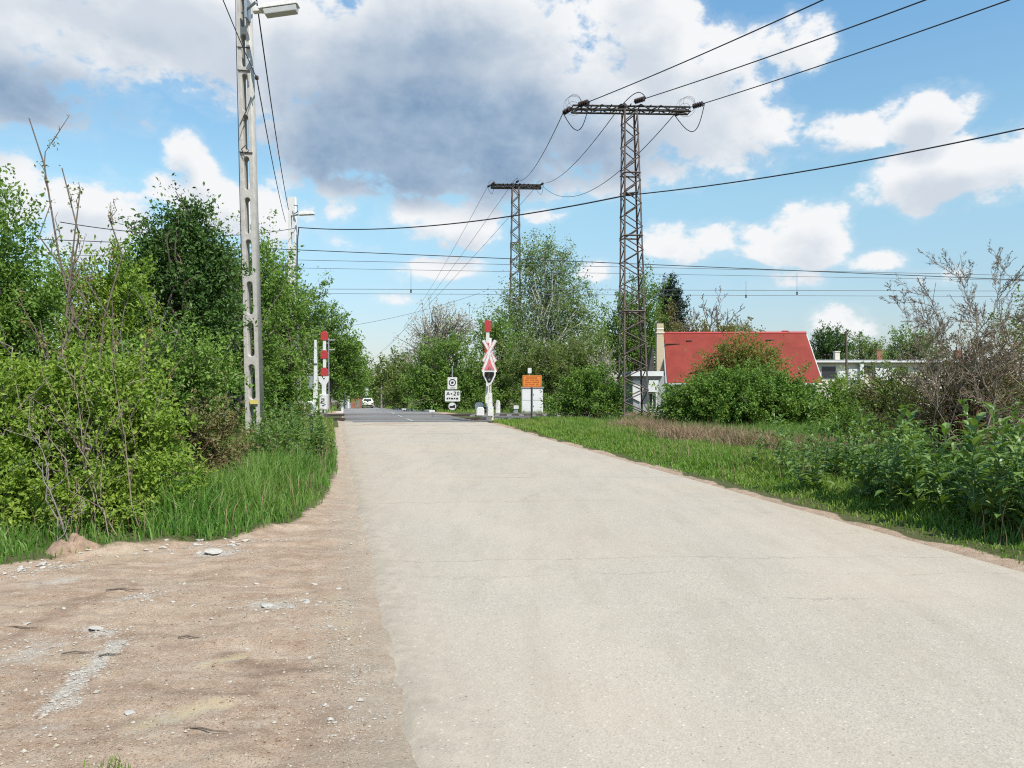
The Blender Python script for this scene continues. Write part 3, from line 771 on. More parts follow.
strip('road', -40, 31.4, 500, rhw, M['road'], 0.006, jag=0.10, edgew=(0.85, 0.4), ek=(1.0, 0.75))
strip('level_crossing', 30.55, 44.6, 60, lambda Y: 2.55 + 0.25 * (Y > 32), M['road_dark'], 0.020, jag=0.06, edgew=(0.5, 0.5), ek=(0.5, 0.5))
strip('far_road', 44.2, 330, 300, rhw, M['road_far'], 0.012, edgew=(0.5, 0.5), jag=0.05, ek=(0.6, 0.6))
def dash(y0, y1, off, w_=0.14, lift=0.028):
    Y = np.linspace(y0, y1, 8)[:, None]; u = np.array([[-w_ / 2, w_ / 2]])
    X = rc(Y) + off + u; Yb = np.broadcast_to(Y, X.shape); Z = gh(Yb) + lift
    i = np.arange(X.size).reshape(X.shape)
    fc = np.stack([i[:-1, :-1], i[:-1, 1:], i[1:, 1:], i[1:, :-1]], -1).reshape(-1, 4)
    tag(np_mesh('road_marking', np.stack([X, Yb, Z], -1).reshape(-1, 3), fc, M['line']), kind='structure')
for y0, y1 in ((30.9, 33.6), (36.2, 38.8), (41.2, 43.8), (47, 53), (57, 63), (68, 76), (82, 90)):
    dash(y0, y1, 0.0, 0.13, 0.030)
# ballast beds beside the road and the two tracks
bal = MB()
for x0, x1 in ((-70, float(rc(37)) - 3.9), (float(rc(37)) + 3.9, 90)):
    prof = [(31.3, 0.49), (31.9, 0.545), (43.2, 0.545), (43.9, 0.49)]
    vs = []
    n = 60
    for i in range(n + 1):
        x = x0 + (x1 - x0) * i / n
        for (y, z) in prof: vs.append((x, y, z + 0.012 * random.uniform(-1, 1)))
    bal.add(vs, [(i * 4 + j, i * 4 + j + 1, i * 4 + j + 5, i * 4 + j + 4) for i in range(n) for j in range(3)])
tag(bal.build('railway_ballast', M['ballast']), kind='structure')
M['rail'] = surf('rail_steel', (0.10, 0.075, 0.06), 0.55, metal=0.4, var=0.3)
M['sleeper'] = surf('concrete_sleeper', (0.26, 0.25, 0.23), 0.9, var=0.2)
for ti, (yt, lb) in enumerate(((34.0, 'nearer railway track crossing the road, rusty rails on concrete sleepers'), (40.0, 'farther railway track crossing the road in front of the white cabinet'))):
    t = empty('railway_track', (float(rc(yt)), yt, 0.56), lb, 'railway track', 'railway tracks at the level crossing')
    for s_ in (-1, 1):
        m = MB(); m.box((8, yt + s_ * 0.7525, 0.655), (150, 0.072, 0.035)).box((8, yt + s_ * 0.7525, 0.615), (150, 0.02, 0.05)).box((8, yt + s_ * 0.7525, 0.585), (150, 0.14, 0.015))
        r = m.build('rail', M['rail'], t)
        # rails are flush with the road where it crosses
        for v in r.data.vertices: v.co.z -= 0.088
    for k in range(60):
        x = float(rc(yt)) + (k - 18) * 0.62 + 0.3
        if abs(x - float(rc(yt))) < 3.8: continue
        MB().box((x, yt, 0.535), (0.24, 2.5, 0.06)).build('sleeper', M['sleeper'], t)
# pale kerb stones on the right of the far road
for (y0, y1) in ((50, 58), (61, 68), (72, 86)):
    Y = np.linspace(y0, y1, 14)
    m = MB(); vs = []
    for yy in Y:
        xx = float(rc(yy)) + 2.88; z = g1(yy)
        vs += [(xx, yy, z - .05), (xx, yy, z + .13), (xx + .35, yy, z + .13), (xx + .35, yy, z - .05)]
    fs = [(i * 4 + j, i * 4 + j + 1, i * 4 + 5 + j, i * 4 + 4 + j) for i in range(13) for j in range(3)] + [(0, 1, 2, 3), (52, 53, 54, 55)]
    tag(m.add(vs, fs).build('kerb', M['plaster_white']), kind='structure')

# ================================================================== concrete lamp posts
def holed_pole(parent, xb, zb, xt, zt, D, wb, wt, depth, holes, mat, hw=0.52, bevel=0.012):
    """tapering concrete post with a ladder of rounded openings right through it"""
    cu = bpy.data.curves.new('c', 'CURVE'); cu.dimensions = '2D'; cu.fill_mode = 'BOTH'; cu.extrude = depth / 2 - bevel; cu.bevel_depth = bevel; cu.bevel_resolution = 1
    def cxz(z): t = (z - zb) / (zt - zb); return xb + (xt - xb) * t, wb + (wt - wb) * t
    def spline(pts):
        sp = cu.splines.new('POLY'); sp.points.add(len(pts) - 1); sp.use_cyclic_u = True
        for p, q in zip(sp.points, pts): p.co = (q[0], q[1], 0, 1)
    c0, w0 = cxz(zb); c1, w1 = cxz(zt)
    spline([(c0 - w0 / 2, zb), (c0 + w0 / 2, zb), (c1 + w1 / 2, zt), (c1 - w1 / 2, zt)])
    for (z0, z1) in holes:
        pts = []
        ca, wa = cxz(z0); cb, wb_ = cxz(z1)
        ra = wa * hw / 2; rb = wb_ * hw / 2
        for i in range(9):
            a = math.pi * i / 8; pts.append((cb + rb * math.cos(a), z1 - rb + rb * math.sin(a)))
        for i in range(9):
            a = math.pi + math.pi * i / 8; pts.append((ca + ra * math.cos(a), z0 + ra + ra * math.sin(a)))
        spline(pts)
    ob = bpy.data.objects.new('tmp', cu); COL.objects.link(ob)
    dg = bpy.context.evaluated_depsgraph_get(); me = bpy.data.meshes.new_from_object(ob.evaluated_get(dg))
    bpy.data.objects.remove(ob); bpy.data.curves.remove(cu)
    off = wloc(parent)
    for v in me.vertices:
        x, z, y = v.co.x, v.co.y, v.co.z
        v.co = Vector((x, D - y, z)) - off
    me.materials.clear(); me.materials.append(mat); me.name = 'post'
    o = bpy.data.objects.new('post', me); COL.objects.link(o); o.parent = parent
    return o
D1 = 19.3
def Z1(py, D=D1): return EYE - (py - HY) / F * D
lp = empty('lamp_post', (PX(255, D1), D1, lz(PX(255, D1), D1)), 'tall pale concrete lamp post with a ladder of rounded openings, nearest on the left', 'lamp post', 'concrete lamp posts')
HOLES = [(405, 440), (364, 400), (322, 357), (281, 315), (239, 276), (197, 234), (156, 190), (114, 150), (73, 111), (33, 67), (-8, 27)]
holed_pole(lp, PX(253.5, D1), Z1(460), PX(241, D1), Z1(-52), D1 + .17, 0.375, 0.26, 0.32, [(Z1(b), Z1(a)) for a, b in HOLES], M['concrete'])
m = MB(); m.box((PX(254.5, D1), D1 - 0.03, Z1(402)), (0.20, 0.012, 0.10)); m.build('number_plate', M['yellow'], lp)
# bracket arm, lamp housing and its clear bowl
m = MB(); m.tube([(PX(243, D1), D1 - .05, Z1(14)), (PX(252, D1), D1 - .25, Z1(13)), (PX(262, D1), D1 - .45, Z1(11))], 0.035, 8); m.box((PX(249, D1), D1 - .1, Z1(12)), (0.06, 0.3, 0.5)); m.build('lamp_arm', M['galv'], lp)
rt = Matrix.Rotation(math.radians(-8), 3, 'Y')
m = MB(); m.box((PX(279, 18.7), 18.7, Z1(6, 18.7)), (0.96, 0.30, 0.12), rt, top=0.8)
m.box((PX(258, 18.8), 18.8, Z1(10, 18.8)), (0.25, 0.16, 0.12), rt); hs = m.build('lamp_housing', M['whitepaint'], lp, bevel=0.02)
m = MB(); m.box((PX(281, 18.7), 18.7, Z1(11.5, 18.7)), (0.76, 0.24, 0.14), rt, top=1.08); m.build('lamp_bowl', surf('lamp_bowl_plastic', (0.42, 0.42, 0.40), 0.3, var=0.1), hs, bevel=0.02)
# clamps, a taped cable running down the post
for py in (47, 152, 70):
    m = MB(); xx = PX(241 + (253.5 - 241) * (py + 52) / 512, D1)
    m.tube([(xx - .17, D1 - .01, Z1(py)), (xx + .17, D1 - .01, Z1(py + 1))], 0.014, 6); m.build('clamp', M['darkmetal'], lp)
m = MB()
m.tube([(PX(242, D1), D1 - .05, Z1(150)), (PX(247, D1), D1 - .12, Z1(147)), (PX(250, D1), D1 - .1, Z1(152)), (PX(246, D1), D1 - .08, Z1(155)), (PX(242, D1), D1 - .05, Z1(150))], 0.012, 6)
m.build('cable_coil', M['darkmetal'], lp)
m = MB(); m.tube([(PX(236, D1) , D1 - .02, Z1(-30)), (PX(236.3, D1), D1 - .02, Z1(30)), (PX(238.5, D1), D1 - .02, Z1(120)), (PX(241, D1), D1 - .02, Z1(230)), (PX(243, D1), D1 - .02, Z1(300))], 0.011, 5)
m.tube([(PX(252, D1), D1 - .06, Z1(98)), (PX(248, D1), D1 - .03, Z1(108)), (PX(240, D1), D1 - .02, Z1(125))], 0.009, 5)
m.build('cable_drop', M['wire'], lp)
m = MB(); m.tube([(PX(247, D1), D1 - .02, Z1(71)), (PX(256, D1), D1 - .25, Z1(71))], 0.02, 6); m.build('bracket', M['galv'], lp)
m = MB(); m.lathe((PX(260, D1), D1 - .25, Z1(82)), [(0.02, -.05), (0.05, -.03), (0.05, .03), (0.02, .06)], 8); m.build('insulator', M['porcelain'], lp)

D2 = 46.0
lp2 = empty('lamp_post', (PX(293, D2), D2, g1(D2)), 'farther concrete lamp post rising out of the left hedge with a flat white lamp', 'lamp post', 'concrete lamp posts')
z0, z1 = g1(D2) - .2, Z1(197, D2)
hl = [(z0 + 1.2 + 1.0 * k, z0 + 2.0 + 1.0 * k) for k in range(11) if z0 + 2.0 + k < z1 - .8]
holed_pole(lp2, PX(293.5, D2), z0, PX(291.5, D2), z1, D2 + .15, 0.56, 0.42, 0.30, hl, M['whitepaint'], hw=0.34)
m = MB(); m.tube([(PX(294, D2), D2 - .1, Z1(216, D2)), (PX(303, D2), D2 - .3, Z1(215, D2))], 0.05, 6); m.build('lamp_arm', M['galv'], lp2)
m = MB(); m.box((PX(308, D2), D2 - .3, Z1(214.5, D2)), (0.95, 0.35, 0.20), Matrix.Rotation(math.radians(-3), 3, 'Y'), top=.85); m.build('lamp_head', M['whitepaint'], lp2, bevel=.03)
m = MB(); m.tube([(PX(295, D2), D2 - .2, Z1(206, D2)), (PX(299, D2), D2 - .4, Z1(207, D2)), (PX(299, D2), D2 - .3, Z1(213, D2)), (PX(295, D2), D2 - .1, Z1(214, D2))], 0.03, 6); m.build('cable_loop', M['wire'], lp2)
m = MB(); m.tube([(PX(299, D2), D2 - .05, Z1(228, D2)), (PX(298, D2), D2 - .1, Z1(240, D2)), (PX(297.5, D2), D2 - .1, Z1(275, D2)), (PX(297.5, D2), D2 - .1, Z1(330, D2))], 0.035, 6); m.build('cable_drop', M['wire'], lp2)
m = MB(); m.box((PX(286.5, D2), D2 + .1, Z1(276, D2)), (0.16, 0.2, 1.6)); m.build('meter_box', M['darkmetal'], lp2)

# ================================================================== lattice pylons
def pylon(label, bx, by, bz, tx, tz, wb, wt, aL, aR, panels, yaw=0.0, bands=(), legr=0.045, mat='lattice', arm_h=0.21, armtilt=0.0, towards=None, away=None):
    root = empty('lattice_pylon', (bx, by, bz), label, 'pylon', 'steel lattice pylons')
    R = Matrix.Rotation(yaw, 3, 'Z')
    def corner(i, j, z):
        t = (z - bz) / (tz - bz); w_ = (wb + (wt - wb) * t) / 2
        c = Vector((bx + (tx - bx) * t, by, 0))
        return c + R @ Vector((i * w_, j * w_, 0)) + Vector((0, 0, z))
    for i, j in ((-1, -1), (1, -1), (1, 1), (-1, 1)):
        m = MB(); a = corner(i, j, bz - .3); b = corner(i, j, tz)
        # angle section: two thin flanges
        dx = R @ Vector((-i, 0, 0)); dy = R @ Vector((0, -j, 0))
        for q in (dx, dy):
            o_ = R @ Vector((0, -j, 0)) if q is dx else R @ Vector((-i, 0, 0))
            L = legr * 1.7; tk = 0.012
            vs = []
            for p in (a, b):
                vs += [p, p + q * L, p + q * L + o_ * tk, p + o_ * tk]
            m.add(vs, [(0, 1, 2, 3), (7, 6, 5, 4), (0, 4, 5, 1), (1, 5, 6, 2), (2, 6, 7, 3), (3, 7, 4, 0)])
        m.build('leg', M[mat], root)
    zs = [bz + (tz - bz) * (k / panels) ** 1.08 for k in range(panels + 1)]
    zs = [tz - (tz - bz) * (1 - k / panels) ** 1.0 * 1.0 for k in range(panels + 1)]
    seq = [(-1, -1), (1, -1), (1, 1), (-1, 1)]
    for fi in range(4):
        (i0, j0), (i1, j1) = seq[fi], seq[(fi + 1) % 4]
        m = MB()
        ph = 0 if fi in (0, 3) else 1
        for k in range(panels):
            a, b = ((i0, j0), (i1, j1)) if (k + ph) % 2 == 0 else ((i1, j1), (i0, j0))
            m.bar(corner(a[0], a[1], zs[k]), corner(b[0], b[1], zs[k + 1]), legr * 0.9)
        m.build('lacing', M[mat], root)
    for tb in bands:
        z = bz + (tz - bz) * tb; m = MB()
        for fi in range(4):
            m.bar(corner(*seq[fi], z), corner(*seq[(fi + 1) % 4], z), legr * 1.3)
        m.build('band', M[mat], root)
    # crossarm: two chords front and back with lacing, tapering towards the tips
    top = Vector((tx, by, tz))
    m = MB()
    def A(t, side, up_):
        L = aR * t if t > 0 else -aL * t * -1
        x = t * (aR if t > 0 else aL)
        hw_ = wt / 2 * (1 - 0.35 * abs(t))
        hh = arm_h * (1 - 0.25 * abs(t))
        return top + R @ Vector((x, side * hw_, (hh if up_ else 0) + x * armtilt))
    for side in (-1, 1):
        for up_ in (0, 1): m.bar(A(-1, side, up_), A(1, side, up_), legr * 1.5)
        n = 12
        for k in range(n):
            t0 = -1 + 2 * k / n; t1 = -1 + 2 * (k + 1) / n
            m.bar(A(t0, side, k % 2), A(t1, side, (k + 1) % 2), legr)
    for k in range(13):
        t0 = -1 + 2 * k / 12
        m.bar(A(t0, -1, 0), A(t0, 1, 0), legr); m.bar(A(t0, -1, 1), A(t0, 1, 1), legr)
    m.build('crossarm', M['darkmetal'], root)
    ends = []
    for t in (-0.97, 0.0, 0.97):
        c = A(t, 0, 1) + Vector((0, 0, 0.02 if t else 0.12))
        att = {}
        for nm, tgt in (('near', towards), ('far', away)):
            d = (R @ Vector(tgt)).normalized() if tgt is not None else Vector((0, -1 if nm == 'near' else 1, 0))
            m = MB(); p = c + d * (wt * 0.35)
            # string of glazed discs
            pts, rs = [p], [0.02]
            for q in range(5):
                b0 = p + d * (0.06 + q * 0.085)
                pts += [b0, b0 + d * 0.012, b0 + d * 0.045, b0 + d * 0.055]; rs += [0.03, 0.105, 0.09, 0.03]
            e = p + d * 0.52; pts.append(e); rs.append(0.02)
            m.tube(pts, rs, 10); m.build('insulator', M['porcelain'], root)
            att[nm] = e
        # jumper loop joining the two strings, below the arm at the tips and above it in the middle
        m = MB(); sgn = 1 if t == 0 else -1; hgt = 0.42 if t == 0 else 0.85
        pts = []
        for q in range(17):
            s_ = q / 16; a_ = math.pi * s_
            pts.append(att['near'].lerp(att['far'], s_) + Vector((math.sin(a_) * (0.16 if t >= 0 else 0.10), 0, sgn * hgt * math.sin(a_))))
        m.tube(pts, 0.016, 6); m.build('jumper_loop', M['wire'], root)
        # arcing rings
        m = MB()
        for rr, yo in ((0.22, -.3), (0.30, 0.0), (0.36, .25), (0.22, .4)):
            ring = [c + Vector((rr * math.cos(2 * math.pi * q / 20), yo, 0.12 + rr * math.sin(2 * math.pi * q / 20))) for q in range(21)]
            m.tube(ring, 0.006, 4)
        if t != 0: m.build('guard_ring', M['wiregrey'], root)
        ends.append(att)
    return root, ends
DP1 = 29.0
pbx, ptx = PX(633.5, DP1), PX(629.5, DP1)
pyl1, E1 = pylon('tall rusty lattice pylon standing before the red roofed house', pbx, DP1, g1(DP1), ptx, Z1(112, DP1), 0.98, 0.52, PX(629 - 0 , DP1) - PX(571, DP1), PX(690, DP1) - PX(629, DP1), 27, math.radians(5),
                 bands=(0.36, 0.60, 0.80), legr=0.036, towards=(0.72, -0.69, 0.03), away=(-0.45, 0.9, -0.05), armtilt=0.018)
m = MB(); m.box((ptx, DP1 - .1, Z1(195, DP1)), (0.3, 0.3, 0.06)); m.tube([(ptx - .3, DP1 - .3, Z1(196, DP1)), (ptx + .3, DP1 - .3, Z1(194, DP1))], 0.03, 6); m.build('cable_bracket', M['darkmetal'], pyl1)
DP2 = 72.0
pyl2, E2 = pylon('smaller looking lattice pylon farther off, its foot hidden behind the birch', PX(515, DP2), DP2, g1(DP2), PX(515.5, DP2), Z1(188, DP2), 1.35, 0.70, PX(515.5, DP2) - PX(491, DP2), PX(541, DP2) - PX(515.5, DP2), 30, 0.05,
                 bands=(0.5, 0.75), legr=0.062, mat='lattice', towards=(0.3, -0.95, 0), away=(-0.5, 0.86, -0.05), arm_h=0.36)

def wire(label, a, b, sag, r, mat='wire', n=28, group='overhead wires', name='overhead_wire'):
    a = Vector(a); b = Vector(b)
    r = r * 0.86
    pts = [a.lerp(b, i / n) - Vector((0, 0, 4 * sag * (i / n) * (1 - i / n))) for i in range(n + 1)]
    c = a.lerp(b, 0.5)
    o = MB().tube(pts, r, 5).build(name, M[mat], loc=c)
    return tag(o, label, 'overhead wire', group)
# the three conductors towards the camera on the right
def to_pixel(a, px, py, D, ext):
    """end point of a straight wire from a through the sight line of a pixel at distance D, extended by ext"""
    q = P(px, py, D); a = Vector(a); return a + (q - a) * ext
for e, (px, py), nm in ((E1[0]['near'], (825, 0), 'left'), (E1[1]['near'], (928, 0), 'middle'), (E1[2]['near'], (1012, 0), 'right')):
    q = P(px, py, 17.5) + Vector((0, 0, .27))
    wire(f'dark wire climbing from the {nm} end of the near pylon crossarm to the upper right' if nm != 'middle' else 'dark wire climbing from the middle of the near pylon crossarm to the upper right', e, Vector(e) + (q - Vector(e)) * 2.2, 0.25, 0.021)
wire('slack wire from the left arm end of the near pylon to the far pylon', E1[0]['far'], E2[1]['near'], 0.7, 0.020)
wire('slack wire from the middle of the near pylon to the far pylon', E1[1]['far'], E2[2]['near'], 0.7, 0.020)
wire('slack wire from the right arm end of the near pylon to the far pylon', E1[2]['far'], Vector(E2[2]['near']) + Vector((0, 0.3, -.25)), 1.9, 0.020)
for (e, px, py, nm) in ((E2[0]['far'], 405, 350, 'left end'), (E2[1]['far'], 385, 375, 'middle'), (E2[2]['far'], 360, 395, 'right end')):
    wire(f'thin wire sloping down left from the {nm} of the far pylon', e, P(px, py - 25, 190), 1.0, 0.022, 'wiregrey')
# supply cable from the far lamp post, over the pylon, to the upper right
LP2C = Vector((PX(299, D2), D2 - .15, Z1(228, D2)))
PC = Vector((ptx - .05, DP1 - .33, Z1(197, DP1)))
wire('thick black cable from the far lamp post up to the near pylon', LP2C, PC, 0.55, 0.034)
q = P(1024, 125, 20.0); PC2 = Vector((ptx + .05, DP1 - .33, Z1(197, DP1)))
wire('thick black cable sagging from the near pylon to the right edge of the sky', PC2, PC2 + (q + Vector((0, 0, .45)) - PC2) * 1.75, 0.55, 0.026)
wire('thin cable running from the far lamp post into the trees on the left', Vector((PX(296, D2), D2, Z1(228, D2))), P(60, 222, 30), 0.5, 0.022)
m = 0
# lamp post supply
T1 = Vector((PX(258, D1), D1 - .2, Z1(-4))); J = Vector((PX(260, D1), D1 - .25, Z1(82)))
T2 = Vector((PX(289, D2), D2 - .1, Z1(210, D2)))
wire('black lamp cable from the top of the near lamp post to the far lamp post', T1, T2, 0.35, 0.022)
wire('lower lamp cable from the insulator of the near lamp post to the far lamp post', J, Vector((PX(286, D2), D2 - .1, Z1(222, D2))), 0.25, 0.018)
wire('lamp cable coming in over the camera to the insulator of the near lamp post', J, P(205, -45, 12), 0.05, 0.012)
# railway overhead line: messenger and contact wires with droppers, all along the tracks
def yw(x0, y0, x1, y1, D, lab, r=0.014, mat='wiregrey', sag=0.0, ins=()):
    a = P(x0, y0, D); b = P(x1, y1, D)
    k = (b - a); a2 = a - k * 0.55; b2 = b + k * 0.55
    wire(lab, a2, b2, sag, r, mat, 40, 'railway overhead lines', 'railway_wire')
yw(300, 250, 950, 277, 33, 'topmost dark wire strung across above the railway', 0.020, 'wire', 0.0)
yw(300, 260, 1000, 275, 34, 'second thin grey wire from the top above the railway', 0.013)
yw(300, 268, 1000, 280, 40, 'third thin grey wire from the top above the railway', 0.013)
yw(300, 289, 1000, 291, 34, 'upper one of the two lowest level wires above the railway', 0.013)
yw(300, 293.5, 1000, 296.5, 40, 'lowest level wire above the railway', 0.013)
def dropper(px, y0, y1, D, lab):
    root = empty('wire_dropper', P(px, y0, D), lab, 'wire dropper', 'droppers of the railway overhead line')
    MB().tube([P(px, y0, D), P(px, y1, D)], 0.008, 4).build('rod', M['wiregrey'], root)
    MB().lathe(P(px, y1, D), [(0.02, -.09), (0.05, -.06), (0.03, -.02), (0.05, .02), (0.02, .07)], 8).build('insulator', M['darkmetal'], root)
dropper(411, 270, 291, 37, 'short dropper with insulator on the railway wires above the crossing road')
dropper(746, 281, 296, 37, 'short dropper with insulator on the railway wires above the left part of the red roof')
dropper(797, 273, 293, 37, 'short dropper with insulator on the railway wires above the right part of the red roof')
wire('thin cable rising from the far left trees to the tree beside the pylon', P(318, 330, 80), P(480, 293, 80), 0.5, 0.02, 'wiregrey')

# ================================================================== level crossing equipment
def pxo(pts, D): return [(PX(x, D), Z1(y, D)) for x, y in pts]
def rect(x0, y0, x1, y1, D): return pxo([(x0, y1), (x1, y1), (x1, y0), (x0, y0)], D)
# --- raised barrier on the right
DB = 31.0
bar = empty('crossing_barrier', (PX(489, DB), DB, g1(DB)), 'raised red and white crossing barrier standing upright behind the crossed boards', 'barrier', 'crossing barriers')
m = MB(); m.prism(rect(485.9, 331, 489.3, 402, DB), DB + .10, DB + .16); m.build('boom', M['whitepaint'], bar, bevel=.008)
for (y0, y1) in ((320, 331.5), (343, 353), (365, 376)):
    m = MB(); m.prism(pxo([(484.6, y1), (490.6, y1), (490.6, y0 + .8), (489.2, y0), (486, y0), (484.6, y0 + .8)], DB), DB + .07, DB + .19); m.build('red_band', M['redpaint'], bar, bevel=.006)
m = MB(); m.tube([P(487.5, 320.5, DB + .12), P(487.5, 317, DB + .12)], .012, 6); m.build('tip_rod', M['galv'], bar)
m = MB(); m.prism(rect(486.7, 406.5, 493.6, 420.5, DB), DB - .25, DB + .2); db_ = m.build('drive_box', M['whitepaint'], bar, bevel=.025)
m = MB(); m.prism(rect(489.0, 410.3, 491.6, 413.6, DB), DB - .262, DB - .25); m.build('keyhole_plate', M['blackpaint'], db_)
m = MB(); m.prism(pxo([(485.6, 407), (485.0, 395), (486.3, 386), (488, 386), (488.4, 395), (489, 407)], DB), DB + .0, DB + .25); m.build('boom_clamp', M['whitepaint'], bar, bevel=.01)
for (x0, x1, y0, y1, yy) in ((474.6, 483.2, 402.5, 410.5, .35), (476.6, 484.5, 407, 415.5, -.1), (495.6, 500.2, 400.3, 413.5, .1)):
    cxp, czp = (x0 + x1) / 2, (y0 + y1) / 2
    m = MB(); hw_, hh_ = (x1 - x0) / 2, (y1 - y0) / 2
    o_ = [(x0, y1), (x1, y1), (x1, y0 + hh_ * .5), (x1 - hw_ * .4, y0), (x0 + hw_ * .4, y0), (x0, y0 + hh_ * .5)]
    m.prism(pxo(o_, DB), DB + yy - .12, DB + yy + .12); m.build('counterweight', M['whitepaint'], bar, bevel=.03)
m = MB(); m.tube([P(479, 408, DB + .35), P(488, 408, DB + .1), P(498, 408, DB + .1)], .05, 8)
m.tube([P(480, 412, DB - .1), P(488, 411, DB)], .05, 8); m.build('pivot_shaft', M['darkmetal'], bar)
# --- signal with crossed boards
DS = 30.6
sg = empty('crossing_signal', (PX(490, DS), DS, g1(DS)), 'railway crossing signal with double crossed boards and triangular lamp head on a white mast', 'signal')
m = MB(); m.tube([P(490.2, 421, DS + .05), P(490.2, 338, DS + .05)], .05, 10); m.build('mast', M['whitepaint'], sg, smooth=True)
m = MB(); m.prism(pxo([(487.6, 416), (493, 416), (492, 393), (488.4, 393)], DS), DS - .02, DS + .14); m.build('mast_foot', M['whitepaint'], sg, bevel=.02)
def board(x0, y0, x1, y1, w_, dy, mat, name='crossed_board', ends=True):
    a = P(x0, y0, DS); b = P(x1, y1, DS); d = (b - a).normalized(); n_ = Vector((-d.z, 0, d.x)) * w_ / 2
    ta = d * w_ * .3
    out = [(p.x, p.z) for p in (a + n_ * .5, a + ta + n_, b - ta + n_, b + n_ * .5, b - n_ * .5, b - ta - n_, a + ta - n_, a - n_ * .5)]
    m = MB(); m.prism(out, DS + dy - .012, DS + dy); o = m.build(name, M['whitepaint'], sg)
    if ends:
        # red edging painted along both long sides and the tips
        for sgn in (-1, 1):
            o1 = [(p.x, p.z) for p in (a + ta + n_ * sgn * .62, b - ta + n_ * sgn * .62, b - ta + n_ * sgn * .93, a + ta + n_ * sgn * .93)]
            MB().prism(o1, DS + dy - .016, DS + dy - .012).build('red_stripe', M['pinkred'], o)
board(483.4, 340.2, 495.6, 361.5, .150, -.03, 'w')
board(495.6, 340.2, 483.4, 361.5, .150, -.046, 'w')
board(489.4, 353.5, 495.8, 372.2, .150, -.06, 'w')
board(489.4, 353.5, 483.0, 372.2, .150, -.074, 'w')
m = MB(); m.prism(pxo([(489.3, 359.5), (494.6, 370), (491.5, 370), (489.4, 365.8), (487.2, 370), (484.2, 370)], DS), DS - .098, DS - .082); m.build('red_chevron', M['pinkred'], sg)
tri = [(483.0, 371.8), (484.2, 370.6), (494.6, 370.6), (495.8, 371.8), (495.6, 375.5), (491.4, 384.2), (490.2, 385.0), (488.6, 385.0), (487.4, 384.2), (483.2, 375.5)]
cxp, cyp = 489.4, 375.6
m = MB(); m.prism(pxo(tri, DS), DS - .10, DS - .03); hd = m.build('signal_head', M['whitepaint'], sg)
m = MB(); m.prism(pxo([(cxp + (x - cxp) * .76, cyp + (y - cyp) * .74) for x, y in tri], DS), DS - .112, DS - .10); m.build('black_face', M['blackpaint'], hd)
for (x, y, mt, r_) in ((487.0, 374.6, 'lens_red', .05), (491.8, 374.6, 'lens_red', .05), (489.5, 379.6, 'lens_white', .042)):
    c = P(x, y, DS); m = MB(); m.disc((c.x, c.z), r_, DS - .125, DS - .112, 16); m.build('lamp', M[mt], hd)
    m = MB(); n_ = 10; vs = []; ro = r_ * 1.18
    for yy, L in ((DS - .112, 0), (DS - .21, 0)):
        for q in range(n_): a_ = math.pi * q / (n_ - 1); vs.append((c.x + ro * math.cos(a_), yy, c.z + ro * math.sin(a_)))
    m.add(vs, [(q, q + 1, n_ + q + 1, n_ + q) for q in range(n_ - 1)]); m.build('lamp_hood', M['blackpaint'], hd)
# --- raised barrier on the left, beyond the tracks
DL = 47.0
bl = empty('crossing_barrier', (PX(324.4, DL), DL, g1(DL)), 'raised red and white crossing barrier with a heart shaped bracket, left of the road', 'barrier', 'crossing barriers')
m = MB(); m.prism(rect(322.9, 334, 325.9, 378, DL), DL, DL + .08); m.build('boom', M['whitepaint'], bl, bevel=.01)
for (y0, y1) in ((331, 340.2), (350.2, 358.6), (367.5, 375.6)):
    m = MB(); m.prism(pxo([(320.8, y1), (327.8, y1), (327.8, y0 + 2.2), (325.6, y0), (323.0, y0), (320.8, y0 + 2.2)], DL), DL - .04, DL + .12); m.build('red_band', M['redpaint'], bl, bevel=.01)
m = MB(); m.prism(pxo([(318.6, 376.2), (321.6, 376.4), (324.2, 380.4), (326.4, 376.4), (329.2, 376.2), (328.8, 381), (326.6, 384.8), (326.4, 398), (322.4, 398), (322.2, 384.8), (319.2, 381)], DL), DL - .12, DL - .05); m.build('bracket', M['whitepaint'], bl, bevel=.01)
m = MB(); m.prism(rect(320.8, 394, 327.8, 409.5, DL), DL - .35, DL + .2); dbx = m.build('drive_box', M['whitepaint'], bl, bevel=.03)
m = MB()
for (x0, y0, x1, y1) in ((322.6, 398.4, 325.8, 399.3), (325, 399.3, 325.8, 401), (322.6, 400.6, 325, 401.4), (322.6, 401.4, 323.5, 403), (322.6, 402.6, 325.8, 403.4), (323.6, 405, 325.6, 406), (325.4, 404.2, 327, 405)):
    m.prism(rect(x0, y0, x1, y1, DL), DL - .362, DL - .35)
m.build('painted_mark', M['blackpaint'], dbx)
for x0 in (321.2, 325.2):
    m = MB(); m.prism(rect(x0, 409.5, x0 + 2.4, 413.6, DL), DL - .3, DL + .1); m.build('foot', M['whitepaint'], bl)
m = MB(); m.tube([P(329.0, 413, DL + .2), P(328.6, 338, DL + .2)], .035, 6)
for yy in (340.4, 350.0): m.tube([P(328.6, yy, DL + .2), P(334.8, yy - .2, DL + .2)], .045, 6)
m.build('side_mast', M['galv'], bl)
